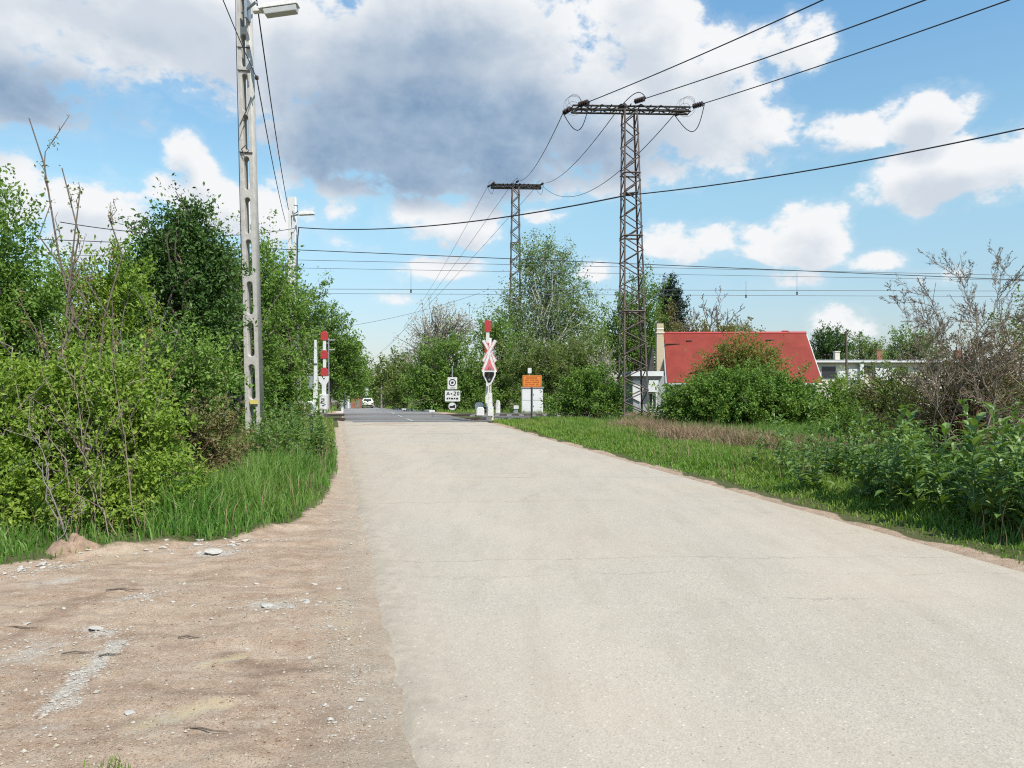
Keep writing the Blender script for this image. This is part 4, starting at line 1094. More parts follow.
# --- white mast with a grey box, left of that barrier
DM = 44.5
ms = empty('signal_mast', (PX(315.5, DM), DM, g1(DM)), 'slim white concrete mast with a grey cabinet box beside the left barrier', 'mast')
m = MB(); m.prism(pxo([(313.2, 412), (317.8, 412), (317.2, 368), (316.6, 340), (314.6, 340), (314.2, 368)], DM), DM - .1, DM + .1); m.build('post', M['whitepaint'], ms, bevel=.015)
m = MB(); m.prism(rect(308.2, 376.4, 313.4, 388.6, DM), DM - .28, DM - .06); m.build('box', M['galv'], ms, bevel=.02)
m = MB(); m.prism(rect(313.2, 363.4, 317.6, 364.6, DM), DM - .14, DM - .1); m.build('band', M['darkmetal'], ms)
mp = empty('marker_post', (PX(298.5, 43), 43, g1(43)), 'short pale square post half hidden by the left hedge near the barrier', 'marker post')
m = MB(); m.prism(pxo([(296.2, 412), (300.8, 412), (300.6, 373.5), (299.4, 372), (297.6, 372), (296.4, 373.5)], 43), 42.9, 43.1); m.build('post', M['concrete'], mp)
rl = empty('pipe_railing', (PX(306, 42), 42, g1(42)), 'low white pipe railing in the weeds left of the crossing', 'railing')
m = MB(); m.tube([P(296, 404, 42), P(301, 402.4, 42), P(311, 402.6, 42.0), P(314, 404.5, 41.8)], .07, 8); m.tube([P(311, 402.6, 42), P(313.6, 401, 42.3)], .07, 8); m.build('top_rail', M['whitepaint'], rl)
for x in (297.5, 304.5, 311.5):
    m = MB(); m.tube([P(x, 415, 42), P(x + .4, 402.6, 42)], .055, 8); m.build('post', M['whitepaint'], rl)
kb = empty('edge_marker', (PX(340, 46), 46, g1(46)), 'small white L shaped kerb marker at the left road edge past the tracks', 'edge marker')
m = MB(); m.prism(pxo([(336.6, 413.8), (343.6, 413.8), (343.6, 407.6), (342.0, 407.6), (341.8, 411.4), (336.6, 411.6)], 46), 45.8, 46.1); m.build('block', M['whitepaint'], kb, bevel=.02)

# --- three plates on one pole beyond the tracks
DT = 47.5
ts = empty('road_sign', (PX(452.2, DT), DT, g1(DT)), 'thin pole carrying a square, an oblong and a round white road sign', 'road sign')
m = MB(); m.tube([P(452.2, 413, DT + .05), P(452.2, 366, DT + .05)], .03, 8); m.build('pole', M['galv'], ts)
m = MB(); m.prism(rect(447.6, 377.2, 457.2, 389.2, DT), DT - .02, DT); pl = m.build('square_plate', M['whitepaint'], ts)
m = MB(); c = P(452.4, 382.6, DT)
def ringp(m, c, r0, r1, y0, y1, n=24):
    vs = []
    for yy in (y0, y1):
        for rr in (r0, r1):
            for q in range(n): a_ = 2 * math.pi * q / n; vs.append((c.x + rr * math.cos(a_), yy, c.z + rr * math.sin(a_)))
    fs = []
    for q in range(n):
        k = (q + 1) % n
        fs += [(q, k, n + k, n + q), (2 * n + q, 3 * n + q, 3 * n + k, 2 * n + k), (n + q, n + k, 3 * n + k, 3 * n + q), (q, 2 * n + q, 2 * n + k, k)]
    return m.add(vs, fs)
ringp(m, c, .165, .225, DT - .026, DT - .02); m.disc((c.x, c.z), .085, DT - .026, DT - .02, 8); m.prism(rect(450, 387.6, 455, 388.2, DT), DT - .026, DT - .02); m.build('symbol', M['blackpaint'], pl)
m = MB(); m.prism(rect(445.0, 390.6, 460.2, 401.4, DT), DT - .02, DT); pl = m.build('oblong_plate', M['whitepaint'], ts)
m = MB()
def strokes(m, D, dy, lines, th):
    for (x0, y0, x1, y1) in lines:
        a = P(x0, y0, D); b = P(x1, y1, D); d = (b - a).normalized(); n_ = Vector((-d.z, 0, d.x)) * th / 2
        m.prism([(p.x, p.z) for p in (a + n_, a - n_, b - n_, b + n_)], D + dy - .006, D + dy)
strokes(m, DT, -.02, [(446.6, 395.2, 448.1, 391.8), (448.1, 391.8, 449.6, 395.2), (447.2, 394.2, 449.0, 394.2), (450.8, 393.8, 452.4, 393.8), (451.6, 393, 451.6, 394.6), (453.6, 391.9, 455.6, 391.9), (455.6, 391.9, 455.6, 393.5), (455.6, 393.5, 453.6, 395.2), (453.6, 395.2, 456, 395.2), (457.4, 392, 459, 392), (457.4, 395, 459, 395), (457.4, 392, 457.4, 395), (459, 392, 459, 395)], .045)
strokes(m, DT, -.02, [(446.6, 398.6, 448.2, 398.6), (448.8, 398.4, 450.4, 398.4), (451, 398.6, 453.2, 398.6), (453.8, 398.5, 455.4, 398.5), (456, 398.6, 458.4, 398.6)], .10)
m.build('lettering', M['blackpaint'], pl)
c = P(452.3, 406.3, DT); m = MB(); m.disc((c.x, c.z), .265, DT - .02, DT, 24); pl = m.build('round_plate', M['whitepaint'], ts)
m = MB(); m.prism(pxo([(449.6, 408.0), (455.2, 408.0), (455.2, 405.0), (453.4, 405.0), (452.8, 405.8), (449.6, 405.8)], DT), DT - .026, DT - .02); ringp(m, c, .235, .262, DT - .026, DT - .02); m.build('vehicle_symbol', M['blackpaint'], pl)

# --- orange notice board
DO = 29.6
ob_ = empty('notice_board', (PX(531.5, DO), DO, lz(PX(531.5, DO), DO)), 'orange notice board on a dark post in the grass beside the crossing', 'notice board')
m = MB(); m.tube([P(531.6, 426, DO), P(531.6, 386, DO)], .035, 8); m.build('post', M['darkmetal'], ob_)
m = MB(); m.prism(rect(522.6, 375.4, 541.6, 387.4, DO), DO - .06, DO - .035); pn = m.build('panel', M['orange'], ob_, bevel=.006)
m = MB()
for (y, segs) in ((378.0, [(526, 537.5)]), (380.2, [(524.6, 529), (530, 534.2), (535, 539.4)]), (382.4, [(525.2, 531), (532, 538.8)]), (384.6, [(524.8, 528), (529, 535), (536, 539)])):
    for (x0, x1) in segs:
        x = x0
        while x < x1 - .3:
            wch = .45; m.prism(rect(x, y - .62, x + wch, y + .62, DO), DO - .064, DO - .06); x += .72
m.build('lettering', M['orangedark'], pn)
m = MB()
for (x0, y0, x1, y1) in ((523.2, 376.0, 541, 376.35), (523.2, 386.45, 541, 386.8), (523.2, 376.35, 523.55, 386.45), (540.65, 376.35, 541, 386.45)):
    m.prism(rect(x0, y0, x1, y1, DO), DO - .063, DO - .06)
m.build('border', M['orangedark'], pn)
# --- relay cabinet
DC = 45.6
cb = empty('relay_cabinet', (PX(532, DC), DC, g1(DC)), 'white metal relay cabinet with double doors beyond the railway tracks', 'cabinet')
m = MB(); m.prism(rect(521.6, 388, 543.0, 412.6, DC), DC, DC + .6); bd = m.build('body', M['whitepaint'], cb, bevel=.015)
for (x0, y0, x1, y1) in ((522.2, 389.2, 531.9, 400.0), (532.7, 389.2, 542.4, 400.0), (522.2, 400.8, 531.9, 411.6), (532.7, 400.8, 542.4, 411.6)):
    m = MB(); m.prism(rect(x0, y0, x1, y1, DC), DC - .022, DC + .0); d_ = m.build('door', M['plaster_white'], cb, bevel=.006)
    m = MB(); xh = x1 - 1 if x0 < 530 else x0 + .6; m.prism(rect(xh, (y0 + y1) / 2 - .7, xh + .4, (y0 + y1) / 2 + .7, DC), DC - .045, DC - .022); m.build('handle', M['darkmetal'], d_)
m = MB(); m.prism(rect(520.9, 386.8, 543.8, 388.2, DC), DC - .06, DC + .66); m.build('roof', M['galv'], cb)
m = MB(); m.tube([P(529.6, 387, DC + .3), P(529.6, 372, DC + .3)], .03, 6); m.prism(rect(527.9, 367.8, 531.6, 373.2, DC), DC + .2, DC + .4); m.build('lamp', M['whitepaint'], cb)
cbk = empty('junction_box', (PX(516, 45), 45, g1(45)), 'low white junction box on the ground left of the relay cabinet', 'junction box')
m = MB(); m.prism(rect(513.6, 405.6, 518.6, 409, 45), 44.9, 45.3); m.build('lid', M['whitepaint'], cbk, bevel=.02)
m = MB(); m.prism(rect(514.2, 409, 518.0, 413, 45), 44.95, 45.25); m.build('body', M['galv'], cbk)

# ================================================================== red roofed house
hs = empty('house', P(740, 405, 53), 'low house with a bright red pitched roof and a yellow brick chimney', 'house')
RL, RR = P(664, 334.6, 54.4), P(805.5, 334.2, 53.2)
EL, ER = P(667.2, 383.8, 51.7), P(822.3, 383.8, 50.5)
BL, BR = RL * 2 - EL, RR * 2 - ER
BL.z = EL.z; BR.z = ER.z
gz = g1(53) - .3
def slab(m, a, b, c, d, th):
    n_ = (b - a).cross(d - a).normalized()
    if n_.z < 0: n_ = -n_
    q = [p + n_ * th for p in (a, b, c, d)]
    m.add([a, b, c, d] + q, [(3, 2, 1, 0), (4, 5, 6, 7), (0, 1, 5, 4), (1, 2, 6, 5), (2, 3, 7, 6), (3, 0, 4, 7)])
m = MB(); slab(m, EL, ER, RR, RL, .09); slab(m, BR, BL, RL, RR, .09); rf = m.build('roof', M['roof'], hs)
m = MB(); m.tube([RL + Vector((-.05, 0, .09)), RR + Vector((.05, 0, .09))], .10, 8); m.build('ridge_cap', M['redpaint'], rf)
for a, b in ((RR, ER), (RL, EL), (RR, BR), (RL, BL)):
    m = MB(); d = (RR - RL).normalized() * (.05 if a == RR else -.05)
    m.bar(a + d + Vector((0, 0, -.05)), b + d + Vector((0, 0, -.03)), .09)
    m.build('verge_board', M['plaster_white'], rf)
m = MB(); m.tube([EL + Vector((0, -.08, -.03)), ER + Vector((0, -.08, -.03))], .06, 8); m.build('gutter', M['galv'], rf)
m = MB()
m.tube([RL.lerp(RR, .835) + Vector((0, 0, .21)), RL.lerp(RR, .88) + Vector((0, 0, .21))], .055, 8)
m.build('ridge_vent', M['redpaint'], rf)
m = MB()
for (x, y, l_) in ((672, 345.4, 1.0), (690, 342, .4), (774, 341.5, .5), (694, 374, .9)):
    t = (y - 334) / 49.5; a = RL.lerp(EL, t); b = RR.lerp(ER, t); u = (x - 664) / 150
    p = a.lerp(b, u); m.box(p + Vector((0, -.09, .10)), (l_, .10, .05))
m.build('snow_stop', M['darkmetal'], rf)
# walls with gables
ux = (RR - RL).normalized(); uy = Vector((-ux.y, ux.x, 0)).normalized()
def inset(p, dx, dy): return p + ux * dx + uy * dy
c4 = [inset(EL, .35, .4), inset(ER, -.35, .4), inset(BR, -.35, -.4), inset(BL, .35, -.4)]
m = MB()
vs = [Vector((p.x, p.y, gz)) for p in c4] + [Vector((p.x, p.y, EL.z + .28)) for p in c4] + [inset(RL, .35, 0) - Vector((0, 0, .1)), inset(RR, -.35, 0) - Vector((0, 0, .1))]
m.add(vs, [(0, 1, 5, 4), (1, 2, 6, 9, 5), (2, 3, 7, 6), (3, 0, 4, 8, 7), (4, 5, 9, 8), (6, 7, 8, 9)])
m.build('wall', M['plaster_grey'], hs)
def wbox(m, u0, u1, z0, z1, out, th):
    a = inset(c4[0], u0, 0); b = inset(c4[0], u1, 0); n_ = -uy
    vs = []
    for p in (a, b):
        for o_ in (out, out + th):
            for z in (z0, z1): q = p + n_ * o_; vs.append((q.x, q.y, z))
    m.add(vs, [(0, 1, 3, 2), (4, 6, 7, 5), (0, 2, 6, 4), (1, 5, 7, 3), (2, 3, 7, 6), (0, 4, 5, 1)])
for u0 in (1.5, 4.2, 7.6):
    m = MB(); wbox(m, u0, u0 + 1.1, gz + 1.0, gz + 2.05, 0.0, .04); wf = m.build('window', M['plaster_white'], hs)
    m = MB(); wbox(m, u0 + .08, u0 + .52, gz + 1.08, gz + 1.97, .04, .01); wbox(m, u0 + .58, u0 + 1.02, gz + 1.08, gz + 1.97, .04, .01); m.build('pane', M['glass'], wf)
# exterior chimney at the left gable
cc = P(659.6, 350, 53.4)
m = MB(); m.box((cc.x, cc.y, (gz + Z1(338, 53.4)) / 2), (.50, .55, Z1(338, 53.4) - gz)); m.box((cc.x, cc.y, Z1(331, 53.4)), (.46, .5, 1.0)); ch = m.build('chimney', M['chimney'], hs)
m = MB(); m.box((cc.x, cc.y, Z1(332.8, 53.4)), (.56, .6, .10)); m.box((cc.x, cc.y, Z1(327.0, 53.4)), (.50, .54, .36), top=.7); m.build('chimney_cap', M['plaster_cream'], ch)
# grey annex left of the gable: flat white edged roof, white door and window, white canopy panel
DA = 49.5
m = MB(); m.prism(rect(633, 375.6, 664.5, 416, DA), DA, DA + 3.5); m.build('annex_wall', M['plaster_grey'], hs)
m = MB(); m.prism(rect(630, 371.4, 662.2, 376.2, DA), DA - .45, DA + 3.7); m.build('annex_roof', M['plaster_white'], hs)
m = MB(); m.prism(pxo([(655.5, 371.4), (662.0, 371.4), (661.0, 345), (660.0, 345)], DA), DA + 2.6, DA + 3.4); m.build('annex_gable', M['darkmetal'], hs)
m = MB(); m.prism(pxo([(632.4, 380.5), (641.5, 380.5), (642.5, 395), (640, 402), (632.4, 398)], DA), DA - .10, DA - .02); m.build('white_panel', M['whitepaint'], hs)
m = MB(); m.prism(pxo([(647.8, 380.4), (657.2, 380.4), (656.0, 392.0), (646.2, 392.0)], DA), DA - .5, DA - .02); m.build('awning', M['whitepaint'], hs)
m = MB(); m.prism(rect(648.2, 393, 656.6, 409.5, DA), DA - .06, DA - .0); wf = m.build('window', M['whitepaint'], hs)
m = MB(); m.prism(rect(649.2, 394, 652.0, 408.6, DA), DA - .072, DA - .06); m.prism(rect(652.8, 394, 655.6, 408.6, DA), DA - .072, DA - .06); m.build('pane', M['glass'], wf)

# ================================================================== low flat buildings far right
DF = 92.0
fb = empty('flat_building', (PX(905, DF), DF, g1(DF)), 'long low flat roofed pale building far behind the bushes on the right', 'building')
gzf = g1(DF) - .5
m = MB(); zt = Z1(362.6, DF); x0, x1 = PX(816, DF), PX(985, DF)
m.box(((x0 + x1) / 2, DF + 4, (gzf + zt) / 2), (x1 - x0, 8, zt - gzf)); m.build('wall', M['plaster_cream'], fb)
m = MB(); m.box(((x0 + x1) / 2, DF + 3.8, zt + .15), (x1 - x0 + .8, 9.0, .34)); rfb = m.build('roof', M['plaster_grey'], fb)
m = MB(); m.box(((x0 + x1) / 2, DF - .72, zt + .10), (x1 - x0 + .8, .04, .2)); m.build('fascia', M['plaster_white'], rfb)
for (xa, xb, ya, yb, mt) in ((821, 836, 366, 379, 'glass'), (863, 873, 365.5, 374, 'glass'), (897, 908, 366, 375, 'glass'), (925, 940, 366, 375, 'glass'), (950, 962, 366, 375, 'glass')):
    m = MB(); m.prism(rect(xa, ya, xb, yb, DF), DF - .05, DF); wf = m.build('window', M['plaster_white'], fb)
    m = MB(); m.prism(rect(xa + .5, ya + .5, xb - .5, yb - .5, DF), DF - .08, DF - .05); m.build('pane', M[mt], wf)
for (xa, xb, ya, yb) in ((836.5, 846, 371, 380), (847.5, 862, 369, 380), (874, 894, 367, 380)):
    m = MB(); m.prism(rect(xa, ya, xb, yb, DF), DF - .3, DF - .02); m.build('white_panel', M['plaster_white'], fb)
m = MB(); m.prism(rect(858, 363.4, 861.5, 380, DF), DF - .6, DF - .3); m.build('pillar', M['plaster_white'], fb)
for (x, ya, mt, w_) in ((836.5, 352, 'plaster_cream', .55), (878.5, 350.4, 'brick', .62), (957.5, 351, 'brick', .6)):
    c = P(x, ya, DF + 1.0); m = MB(); m.box((c.x, c.y, (c.z + zt) / 2), (w_, .6, c.z - zt)); m.box((c.x, c.y, c.z + .04), (w_ + .12, .72, .12)); m.build('chimney', M[mt], rfb)
up = empty('utility_pole', (PX(846.5, 78), 78, g1(78)), 'thin dark wooden utility pole in front of the flat building', 'utility pole')
m = MB(); m.tube([P(846.8, 412, 78), P(846.2, 331, 78)], [.14, .10], 8); m.build('pole', M['bark'], up)
m = MB(); m.tube([P(844.6, 333.5, 78), P(848.2, 333.2, 78)], .05, 6); m.build('crosspiece', M['bark'], up)

# ================================================================== along the far road
DK = 116.0
cxm = PX(367.2, DK)
car = empty('car', (cxm, DK, g1(DK) + .012), 'small cream white hatchback driving away on the far road', 'car')
yaw = Matrix.Rotation(math.atan(0.222), 3, 'Z')
cz = g1(DK) + .012
def cw(v): return yaw @ Vector(v) + Vector((cxm, DK, cz))
def loft(secs, name, mat, parent, bevel=0.0, smooth=False):
    """secs: list of (y, half width bottom, half width top, z bottom, z top)"""
    m = MB(); vs = []
    for (y, wb, wt, z0, z1) in secs:
        zm = z0 + (z1 - z0) * .45; wm = max(wb, wt) * 1.02
        vs += [cw(p) for p in ((-wb, y, z0), (wb, y, z0), (wm, y, zm), (wt, y, z1), (-wt, y, z1), (-wm, y, zm))]
    n = len(secs); fs = []
    for i in range(n - 1):
        for j in range(6):
            k = (j + 1) % 6; fs.append((i * 6 + j, i * 6 + k, i * 6 + 6 + k, i * 6 + 6 + j))
    fs += [tuple(range(5, -1, -1)), tuple((n - 1) * 6 + j for j in range(6))]
    return m.add(vs, fs).build(name, mat, parent, bevel=bevel, smooth=False)
body = loft([(-1.95, .74, .76, .32, .88), (-1.80, .82, .80, .24, .98), (-.9, .84, .80, .22, .98), (.8, .84, .78, .22, .94), (1.6, .80, .72, .24, .82), (1.95, .66, .60, .34, .70)], 'body', M['carpaint'], car, .03)
loft([(-1.80, .78, .72, .96, 1.02), (-1.45, .76, .60, .96, 1.43), (-.2, .76, .60, .96, 1.49), (.35, .76, .58, .96, 1.42), (1.0, .74, .70, .92, .96)], 'cabin', M['carpaint'], car, .03)
m = MB(); m.add([cw(p) for p in ((-.60, -1.795, 1.05), (.60, -1.795, 1.05), (.50, -1.50, 1.37), (-.50, -1.50, 1.37), (-.60, -1.76, 1.04), (.60, -1.76, 1.04), (.50, -1.45, 1.36), (-.50, -1.45, 1.36))], [(0, 1, 2, 3), (7, 6, 5, 4), (0, 4, 5, 1), (1, 5, 6, 2), (2, 6, 7, 3), (3, 7, 4, 0)]); m.build('rear_window', M['glass'], car)
for s_ in (-1, 1):
    m = MB(); m.add([cw((s_ * x, y, z)) for (x, y, z) in ((.775, -1.2, 1.02), (.775, .5, 1.02), (.63, .2, 1.36), (.63, -1.1, 1.37), (.74, -1.2, 1.02), (.74, .5, 1.02), (.60, .2, 1.36), (.60, -1.1, 1.37))], [(0, 1, 2, 3), (7, 6, 5, 4), (0, 4, 5, 1), (1, 5, 6, 2), (2, 6, 7, 3), (3, 7, 4, 0)]); m.build('side_window', M['glass'], car)
    m = MB(); m.box(cw((s_ * .66, -1.95, .70)), (.20, .08, .20), yaw); m.build('tail_light', M['lens_red'], car)
    for yy in (-1.25, 1.25):
        c = cw((s_ * .74, yy, .30)); ax = yaw @ Vector((1, 0, 0))
        m = MB(); m.tube([c - ax * .10, c - ax * .08, c + ax * .08, c + ax * .10], [.26, .30, .30, .26], 18); wl = m.build('wheel', M['tyre'], car)
        m = MB(); m.tube([c + ax * s_ * .101, c + ax * s_ * .112], [.18, .16], 14); m.build('rim', M['galv'], wl)
    m = MB(); m.box(cw((s_ * .90, .55, .98)), (.16, .1, .12), yaw); m.build('wing_mirror', M['carpaint'], car, bevel=.02)
m = MB(); m.box(cw((0, -1.96, .42)), (1.5, .14, .2), yaw); bp = m.build('bumper', M['blackpaint'], car, bevel=.03)
m = MB(); m.box(cw((0, -1.965, .72)), (.5, .03, .12), yaw); m.build('number_plate', M['whitepaint'], car)
def simple_post(label, name, cat, px, y0, D, r, mat, extra=None, group=None):
    root = empty(name, (PX(px, D), D, g1(D)), label, cat, group)
    m = MB(); m.tube([(PX(px, D), D, g1(D) - .1), (PX(px, D), D, Z1(y0, D))], [r, r * .75], 8); m.build('pole', M[mat], root)
    return root
r_ = simple_post('white concrete pole left of the far road, in front of the trees', 'utility_pole', 'utility pole', 348.3, 369, 104, .16, 'whitepaint')
m = MB(); m.tube([P(348.3, 374, 104), P(346.6, 373.4, 104)], .06, 6); m.build('crosspiece', M['galv'], r_)
r_ = simple_post('grey green slim pole standing behind the white one left of the far road', 'utility_pole', 'utility pole', 357.4, 366, 116, .10, 'galv')
m = MB(); m.lathe(P(357.4, 366, 116), [(.05, -.1), (.09, 0), (.05, .1)], 8); m.build('insulator', M['porcelain'], r_)
r_ = simple_post('tan wooden pole at the right edge of the far road', 'utility_pole', 'utility pole', 381.4, 386, 92, .13, 'bark_grey')
m = MB(); m.lathe(P(381.4, 386, 92), [(.12, -.05), (.10, .05), (.04, .10)], 8); m.build('cap', M['darkmetal'], r_)
r_ = simple_post('grey stub post left of the far road among the grass', 'marker_post', 'marker post', 344.6, 392, 100, .11, 'concrete_far')
m = MB(); m.lathe(P(344.6, 392, 100), [(.11, -.04), (.10, .06), (.05, .10)], 8); m.build('cap', M['darkmetal'], r_)
r_ = simple_post('small white road sign on a post beyond the car', 'road_sign', 'road sign', 366.8, 391, 134, .05, 'galv')
m = MB(); m.prism(rect(365.2, 388.6, 368.4, 395.6, 134), 133.9, 133.94); m.build('plate', M['whitepaint'], r_)
bs = empty('brick_kiosk', (PX(356, 108), 108, g1(108)), 'small red brick hut on the left of the far road', 'hut')
m = MB(); c = P(355.6, 399, 108); m.box((c.x, c.y + .6, g1(108) + .75), (1.3, 1.2, 1.6)); m.build('wall', M['brick'], bs)
m = MB(); m.box((c.x, c.y + .6, g1(108) + 1.6), (1.5, 1.5, .1)); m.build('roof', M['rust'], bs)
m = MB(); m.box((c.x + .3, c.y - .02, g1(108) + .6), (.4, .05, 1.1)); m.build('door', M['bark_grey'], bs)

# ================================================================== trees and shrubs
# --- left side, from near to far
plant('leafy_shrub', 'bright green elder shrub at the far left edge above the grass', 'shrub', 9.0, [(8, 440, 55, 80), (-50, 430, 60, 90), (20, 500, 52, 44, -.5), (-30, 505, 40, 40, -.5)], 'lf_bright', .062, 38000, 101, base=(PX(0, 9.0), 9.0), trunk_r=.035, clump=.22, stems=5, limbs=110, bark='bark_grey', per=75)
plant('leafy_shrub', 'bright green elder shrub with a bare grey stem showing, next to the earth heap', 'shrub', 9.4, [(105, 425, 60, 70), (75, 475, 45, 50), (140, 465, 48, 55), (60, 400, 40, 50), (110, 505, 48, 36, -.6), (160, 500, 38, 36, -.3)], 'lf_bright', .060, 46000, 102, base=(PX(82, 9.2), 9.2), trunk_r=.035, clump=.22, stems=5, limbs=120, bark='bark_grey', per=75)
plant('leafy_shrub', 'brownish half dry shrub low down, left of the near lamp post', 'shrub', 12.5, [(205, 440, 42, 42), (180, 470, 36, 34), (225, 462, 22, 28)], 'lf_brown', .055, 9000, 103, base=(PX(205, 12.5), 12.5), trunk_r=.03, clump=.2, stems=6, limbs=110, bark='twig_red', per=30)
plant('leafy_shrub', 'mid green shrub between the bright elders and the near lamp post', 'shrub', 12.8, [(170, 415, 45, 55), (190, 380, 45, 50), (140, 390, 40, 50)], 'lf_mid', .070, 22000, 104, base=(PX(170, 12.8), 12.8), trunk_r=.035, clump=.26, stems=4, limbs=80, bark='bark_grey')
plant('broadleaf_tree', 'light green tree filling the left edge, its top reaching highest there', 'tree', 12.5, [(-5, 275, 48, 90), (10, 340, 55, 70), (-60, 300, 60, 110), (35, 300, 22, 50)], 'lf_mid', .075, 34000, 105, base=(PX(-20, 12.5), 12.5), trunk_r=.07, clump=.30, limbs=90, bark='bark_grey')
plant('broadleaf_tree', 'dark green dense tree, tallest of the left hedge, just left of the near lamp post', 'tree', 16.5, [(180, 275, 38, 60), (168, 340, 58, 66), (200, 250, 22, 34), (148, 298, 28, 44), (208, 305, 26, 60), (160, 236, 16, 22), (188, 222, 16, 16), (215, 268, 16, 26), (135, 268, 14, 20)], 'lf_dark', .090, 46000, 106, base=(PX(178, 16.5), 16.5), trunk_r=.09, clump=.32, limbs=120, bark='bark')
plant('leafy_shrub', 'loose light green shrub behind the bare elder stems on the left', 'shrub', 14.5, [(105, 330, 48, 62), (85, 380, 60, 60), (125, 290, 28, 44), (75, 300, 30, 46)], 'lf_bright', .075, 24000, 107, base=(PX(100, 14.5), 14.5), trunk_r=.04, clump=.3, stems=5, limbs=110, bark='bark_grey')
plant('leafy_shrub', 'arching light green shrub reaching out behind the near lamp post', 'shrub', 22.0, [(250, 330, 38, 70), (225, 290, 34, 48), (262, 285, 30, 40), (235, 380, 45, 60)], 'lf_mid', .105, 22000, 108, base=(PX(240, 22), 22), trunk_r=.06, clump=.38, stems=4, limbs=120, bark='bark_grey', per=30)
plant('broadleaf_tree', 'olive green thicket tree right of the near lamp post', 'tree', 27.0, [(280, 345, 28, 62), (284, 395, 24, 40), (268, 390, 33, 45), (282, 300, 26, 32), (268, 260, 18, 22)], 'lf_mid', .115, 20000, 109, base=(PX(284, 27), 27), trunk_r=.07, clump=.38, limbs=90, bark='bark')
plant('broadleaf_tree', 'dark twiggy tree below the far lamp post lamp, with feathery top', 'tree', 54.0, [(302, 345, 18, 58), (313, 305, 14, 28), (296, 318, 16, 36), (300, 395, 16, 24)], 'lf_mid', .19, 12000, 110, base=(PX(300, 54), 54), trunk_r=.07, clump=.5, limbs=80, bark='bark')
plant('leafy_shrub', 'low brown green brush between the hedge and the left barrier', 'shrub', 30.0, [(278, 410, 26, 26), (300, 412, 12, 16)], 'lf_brown', .10, 5000, 111, base=(PX(284, 30), 30), trunk_r=.03, clump=.3, stems=5, limbs=50, bark='twig_red')
plant('broadleaf_tree', 'green rounded tree behind the left barrier boom', 'tree', 66.0, [(335, 345, 20, 38), (322, 360, 18, 40), (345, 368, 20, 28), (330, 325, 14, 18)], 'lf_mid', .22, 14000, 112, base=(PX(330, 66), 66), trunk_r=.16, clump=.75, limbs=50, bark='bark')
plant('broadleaf_tree', 'light green tree leaning over the left of the far road', 'tree', 96.0, [(352, 368, 14, 26), (340, 378, 16, 24), (359, 380, 9, 18)], 'lf_mid', .30, 9000, 113, base=(PX(338, 96), 96), trunk_r=.18, clump=1.0, limbs=40)
plant('broadleaf_tree', 'darker tree behind the brick hut at the end of the far road', 'tree', 140.0, [(358, 382, 14, 20), (345, 385, 16, 16), (334, 380, 14, 20)], 'lf_dark', .42, 7000, 114, base=(PX(352, 140), 140), trunk_r=.22, clump=1.4, limbs=30)
# --- beyond the crossing, right of the far road
plant('broadleaf_tree', 'olive brown round tree right of the far road, nearest the car', 'tree', 120.0, [(392, 380, 20, 24), (378, 388, 14, 18), (405, 372, 16, 22)], 'lf_olive', .36, 9000, 120, base=(PX(394, 120), 120), trunk_r=.2, clump=1.1, limbs=40)
plant('leafy_shrub', 'pale flowering shrub on the right of the far road', 'shrub', 74.0, [(405, 385, 18, 20), (418, 372, 12, 14), (396, 394, 14, 14)], 'lf_olive', .20, 7000, 121, base=(PX(405, 74), 74), trunk_r=.08, clump=.6, stems=4, limbs=40)
plant('broadleaf_tree', 'dark green rounded bush tree behind the three white road signs', 'tree', 54.0, [(445, 372, 36, 36), (428, 385, 24, 28), (470, 380, 26, 32), (450, 395, 42, 20)], 'lf_mid', .17, 26000, 122, base=(PX(448, 54), 54), trunk_r=.15, clump=.6, limbs=60)
plant('broadleaf_tree', 'greyish blossoming tree with sparse crown above the dark green bush', 'tree', 62.0, [(440, 330, 30, 26), (428, 348, 24, 24), (462, 335, 22, 22), (412, 355, 12, 16)], 'lf_blossom', .16, 5200, 123, base=(PX(440, 62), 62), trunk_r=.14, clump=.7, limbs=190, bark='bark_grey', per=18)
plant('birch_tree', 'tall drooping birch with white trunk in front of the far pylon', 'birch tree', 60.0, [(545, 305, 36, 46), (533, 265, 22, 30), (562, 270, 18, 28), (575, 320, 26, 46), (515, 325, 26, 40), (550, 360, 48, 36), (548, 248, 12, 16)], 'lf_birch', .16, 46000, 124, base=(PX(541, 60), 60), trunk_r=.16, clump=.75, limbs=95, bark='bark_birch', droop=.55, per=26, depth=.7, shell=.5)
plant('broadleaf_tree', 'mid green tree with thin crown left of the birch', 'tree', 56.0, [(500, 360, 24, 44), (510, 385, 28, 28), (490, 335, 14, 20)], 'lf_mid', .17, 13000, 125, base=(PX(502, 56), 56), trunk_r=.12, clump=.6, limbs=70)
plant('leafy_shrub', 'yellowish green thicket behind the white relay cabinet', 'shrub', 50.0, [(560, 378, 40, 36), (530, 372, 30, 34), (590, 365, 22, 32)], 'lf_olive', .15, 22000, 126, base=(PX(556, 50), 50), trunk_r=.09, clump=.5, stems=6, limbs=90)
plant('leafy_shrub', 'dark green bush at the left foot of the near pylon', 'shrub', 29.5, [(590, 398, 34, 24), (568, 405, 22, 18), (610, 400, 20, 22), (592, 382, 20, 16)], 'lf_mid', .095, 18000, 127, base=(PX(590, 29.5), 29.5), trunk_r=.05, clump=.3, stems=5, limbs=70)
plant('leafy_shrub', 'white flowering twiggy shrub seen beside the near pylon legs', 'shrub', 44.0, [(606, 356, 11, 13), (600, 370, 12, 16)], 'lf_blossom', .10, 700, 128, base=(PX(604, 44), 44), trunk_r=.04, clump=.35, stems=3, limbs=40, bark='bark_grey', per=14)
